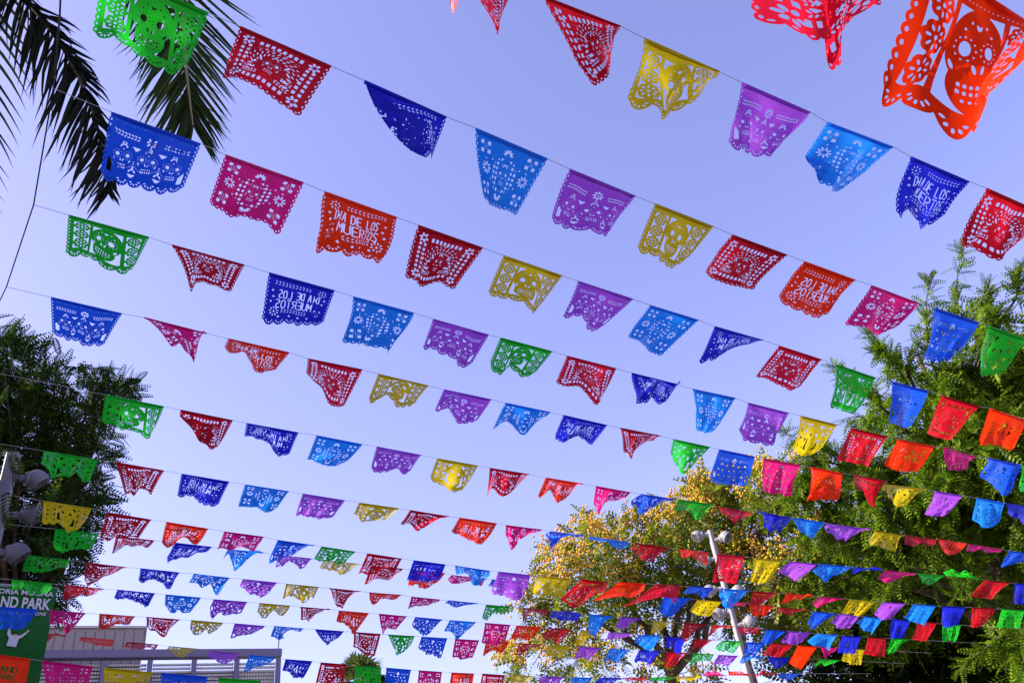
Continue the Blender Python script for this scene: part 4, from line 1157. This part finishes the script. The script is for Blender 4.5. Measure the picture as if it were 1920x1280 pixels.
# ------------------------------------------------------------------ park banner
def text_mesh(body, size, sx=1.0, bold=0.0):
    cu = bpy.data.curves.new('lettering', 'FONT'); cu.body = body; cu.size = size; cu.offset = bold; cu.resolution_u = 3; cu.extrude = .0015
    o = bpy.data.objects.new('tmp', cu); COL.objects.link(o); dg = bpy.context.evaluated_depsgraph_get(); dg.update()
    me = bpy.data.meshes.new_from_object(o.evaluated_get(dg)); bpy.data.objects.remove(o)
    co = np.zeros(len(me.vertices)*3, np.float32); me.vertices.foreach_get('co', co); co = co.reshape(-1, 3); co[:, 0] *= sx
    me.vertices.foreach_set('co', co.ravel()); return me, co
def park_sign():
    dist = 14.2; TR = at(107, 1103, dist); TL0 = at(-135, 1078, dist); dx = TR-TL0; dx[2] = 0; wd = np.linalg.norm(dx); ex = dx/wd; ez = np.array([0, 0, 1.0]); ey = np.cross(ez, ex)
    if ey @ (TR-EYE) < 0: ey = -ey
    TL = TR - ex*wd; hgt = 3.6
    base = TL + ex*wd/2; base[2] = 0
    root = empty('park_sign', base.tolist()); tag(root, 'tall green cloth park sign with white lettering and cheering figure', 'sign')
    green = principled('green_cloth', (.007,.10,.013), .75, .2, noise=.08, nscale=3); white = principled('white_print', (.52,.52,.56), .7, .2)
    nx, nz = 14, 30; uu, ww = np.meshgrid(np.linspace(0, 1, nx), np.linspace(0, 1, nz))
    dep = (.02*np.sin(uu*5+ww*4) + .015*np.sin(uu*11-ww*7)*ww)
    V = (TL + uu.ravel()[:, None]*ex*wd - ww.ravel()[:, None]*ez*hgt + dep.ravel()[:, None]*ey)
    F = [[j*nx+i, (j+1)*nx+i, (j+1)*nx+i+1, j*nx+i+1] for j in range(nz-1) for i in range(nx-1)]
    m = MB(); m.add(V, F); m.add(V + ey*.006, [f[::-1] for f in F]); cl = m.build('cloth', green, root, base, True)
    m = MB(); m.tube([TL - ex*.1 + ey*.02, TR + ex*.02 + ey*.02], .025, 8); m.build('top_bar', PAINT, root, base)
    m = MB(); 
    pc = TL - ex*.12; m.tube([np.array([pc[0], pc[1], 0])+ey*.02, pc + ey*.02 + ez*.1], .06, 10); m.build('pole', PAINT, root, base)
    px = wd/242.0                                           # metres per photograph pixel on the sign
    def write(body, right, y, size, sx, bold):
        me, co = text_mesh(body, size*px/.72, sx, bold*px); w = co[:, 0].max()
        x0 = wd - right*px - w; loc = co[:, 0][:, None]*ex + co[:, 1][:, None]*ez + co[:, 2][:, None]*ey
        P = TL + ex*x0 - ez*(y*px) + loc - ey*.045 - base
        me.vertices.foreach_set('co', P.astype(np.float32).ravel()); me.update(); link('lettering', me, white, cl)
    write('GLORIA MOLINA', 5, 21, 10.5, 1.12, .25)
    write('GRAND PARK', 7, 50, 24, .66, .9)
    write('THE PARK FOR EVERYONE', 12, 63, 7.5, .98, .12)
    # printed figure with raised arms: white top, dark hair, skin-coloured hands
    def pr(x, y): return TL + ex*(wd - (107-x)*px) - ez*((y-1103)*px + .0) - ey*.05
    def poly(name, pts, mat, off=0.0):
        m = MB(); P = [pr(*p) - ey*off for p in pts]; m.add(P, [list(range(len(P)))]); m.add([q + ey*.003 for q in P], [list(range(len(P)-1, -1, -1))]); m.build(name, mat, cl, base)
    sk = principled('printed_skin', (.50,.33,.24), .7, .2); hair = principled('printed_hair', (.015,.012,.015), .7, .2)
    poly('printed_shirt', [(30,1199),(34,1199),(37,1208),(43,1211),(48,1211),(56,1209),(63,1203),(66,1205),(58,1214),(53,1217),(51,1234),(33,1232),(35,1216),(30,1208)], white)
    poly('printed_hand', [(31,1199),(32,1191),(35,1191),(34,1199)], sk); poly('printed_hand', [(63,1203),(67,1197),(70,1199),(66,1205)], sk)
    poly('printed_face', [(42,1207),(43,1212),(46,1213),(49,1211),(49,1207)], sk, .001); poly('printed_hair', [(41,1208),(42,1204),(46,1203),(49,1205),(49,1208),(45,1207)], hair, .002)
park_sign()

# ------------------------------------------------------------------ office building at the bottom
def building():
    dist = 46.0
    A = at(60, 1219, dist); B = at(527, 1238, dist); dx = B-A; zt = A[2]; dx[2] = 0; L = np.linalg.norm(dx); ex = dx/L; ez = np.array([0, 0, 1.0]); ey = np.array([-ex[1], ex[0], 0])
    if ey @ (A-EYE) < 0: ey = -ey
    base = A + ex*L/2; base[2] = 0
    root = empty('office_building', base.tolist()); tag(root, 'low building with purple-grey frame, pale louvres and ribbed roof box', 'building')
    frame = principled('purple_grey_metal', (.13,.11,.19), .5, .4); lou = principled('pale_louvre', (.44,.42,.38), .6, .3, noise=.08, nscale=.8)
    dark = principled('blue_grey_glass', (.16,.16,.20), .3, .4); tan = principled('tan_cladding', (.27,.235,.215), .7, .2, noise=.1, nscale=.6)  # the wall behind the louvres is one even blue-grey
    px = dist/F_PX; O = A - ex*8; Lf = L + 8
    m = MB(); m.box(O + ex*Lf/2 + ey*4.6 - ez*(zt/2+.40), ex, ey, ez, Lf/2-.2, 4.0, zt/2-.40); m.build('wall', dark, root, base)
    m = MB(); m.box(O + ex*Lf/2 - ez*.22, ex, ey, ez, Lf/2, .25, .17, .03); m.build('top_beam', frame, root, base)
    m = MB(); m.box(O + ex*Lf/2 - ez*1.55 + ey*.3, ex, ey, ez, Lf/2-.3, .05, .03); m.build('rail', lou, root, base)
    bay = 68*px; n = int(Lf/bay)+1; pm = None; sm = None; rows = 22
    for k in range(n+1):
        x = Lf - .13 - k*bay
        if x < 0: break
        if pm is None:
            q = MB(); q.box((0,0,0), ex, ey, ez, .115, .115, zt/2-.25, .02); o = q.build('post', frame, root); pm = o.data
        else: o = link('post', pm, None, root)
        o.location = Vector((O + ex*x + ez*(-.22-.26+(-zt/2+.25)) - base).tolist())
        if x - bay < -bay*.5: continue
        for r in range(rows):                                 # rows of pale louvres, each notched at its fixings
            if sm is None:
                q = MB(); nb = 13; w = bay-.26
                for i in range(nb): q.box(ex*((i+.5)/nb-.5)*w, ex, ey, ez, w/nb/2-.012, .06, .048, .008)
                q.box(ey*.03, ex, ey, ez, w/2, .02, .03); s = q.build('louvre', lou, root); sm = s.data
            else: s = link('louvre', sm, None, root)
            s.location = Vector((O + ex*(x-bay/2) - ez*(.66 + .165*r) + ey*.1 - base).tolist())
    # ribbed box on the roof
    rx0, rx1 = at(84, 1197, dist+3), at(268, 1207, dist+3); rl = (rx1-rx0) @ ex; top = max(rx0[2], rx1[2])
    c = rx0 + ex*rl/2; c[2] = top-.9
    m = MB(); m.box(c - ex*4 , ex, ey, ez, rl/2+4, 1.5, .9); m.build('roof_box', tan, root, base); rm = None
    for k in range(int((rl+8)/.42)):
        if rm is None:
            q = MB(); q.box((0,0,0), ex, ey, ez, .19, .03, .80, .015); o = q.build('cladding_panel', tan, root); rm = o.data
        else: o = link('cladding_panel', rm, None, root)
        o.location = Vector((c + ex*(rl/2-.22-.42*k) - ey*1.52 - ez*.06 - base).tolist())
    m = MB(); m.box(c - ex*4 + ez*.93 , ex, ey, ez, rl/2+4.1, 1.6, .05); m.build('coping', lou, root, base)
    m = MB(); p = O + ex*(Lf-.15) + ez*.04; m.tube([p, p+ez*.35, p+ez*.5+ex*.1, p+ez*.5+ex*.25], .04, 6); m.build('vent_pipe', PAINT, root, base)
building()
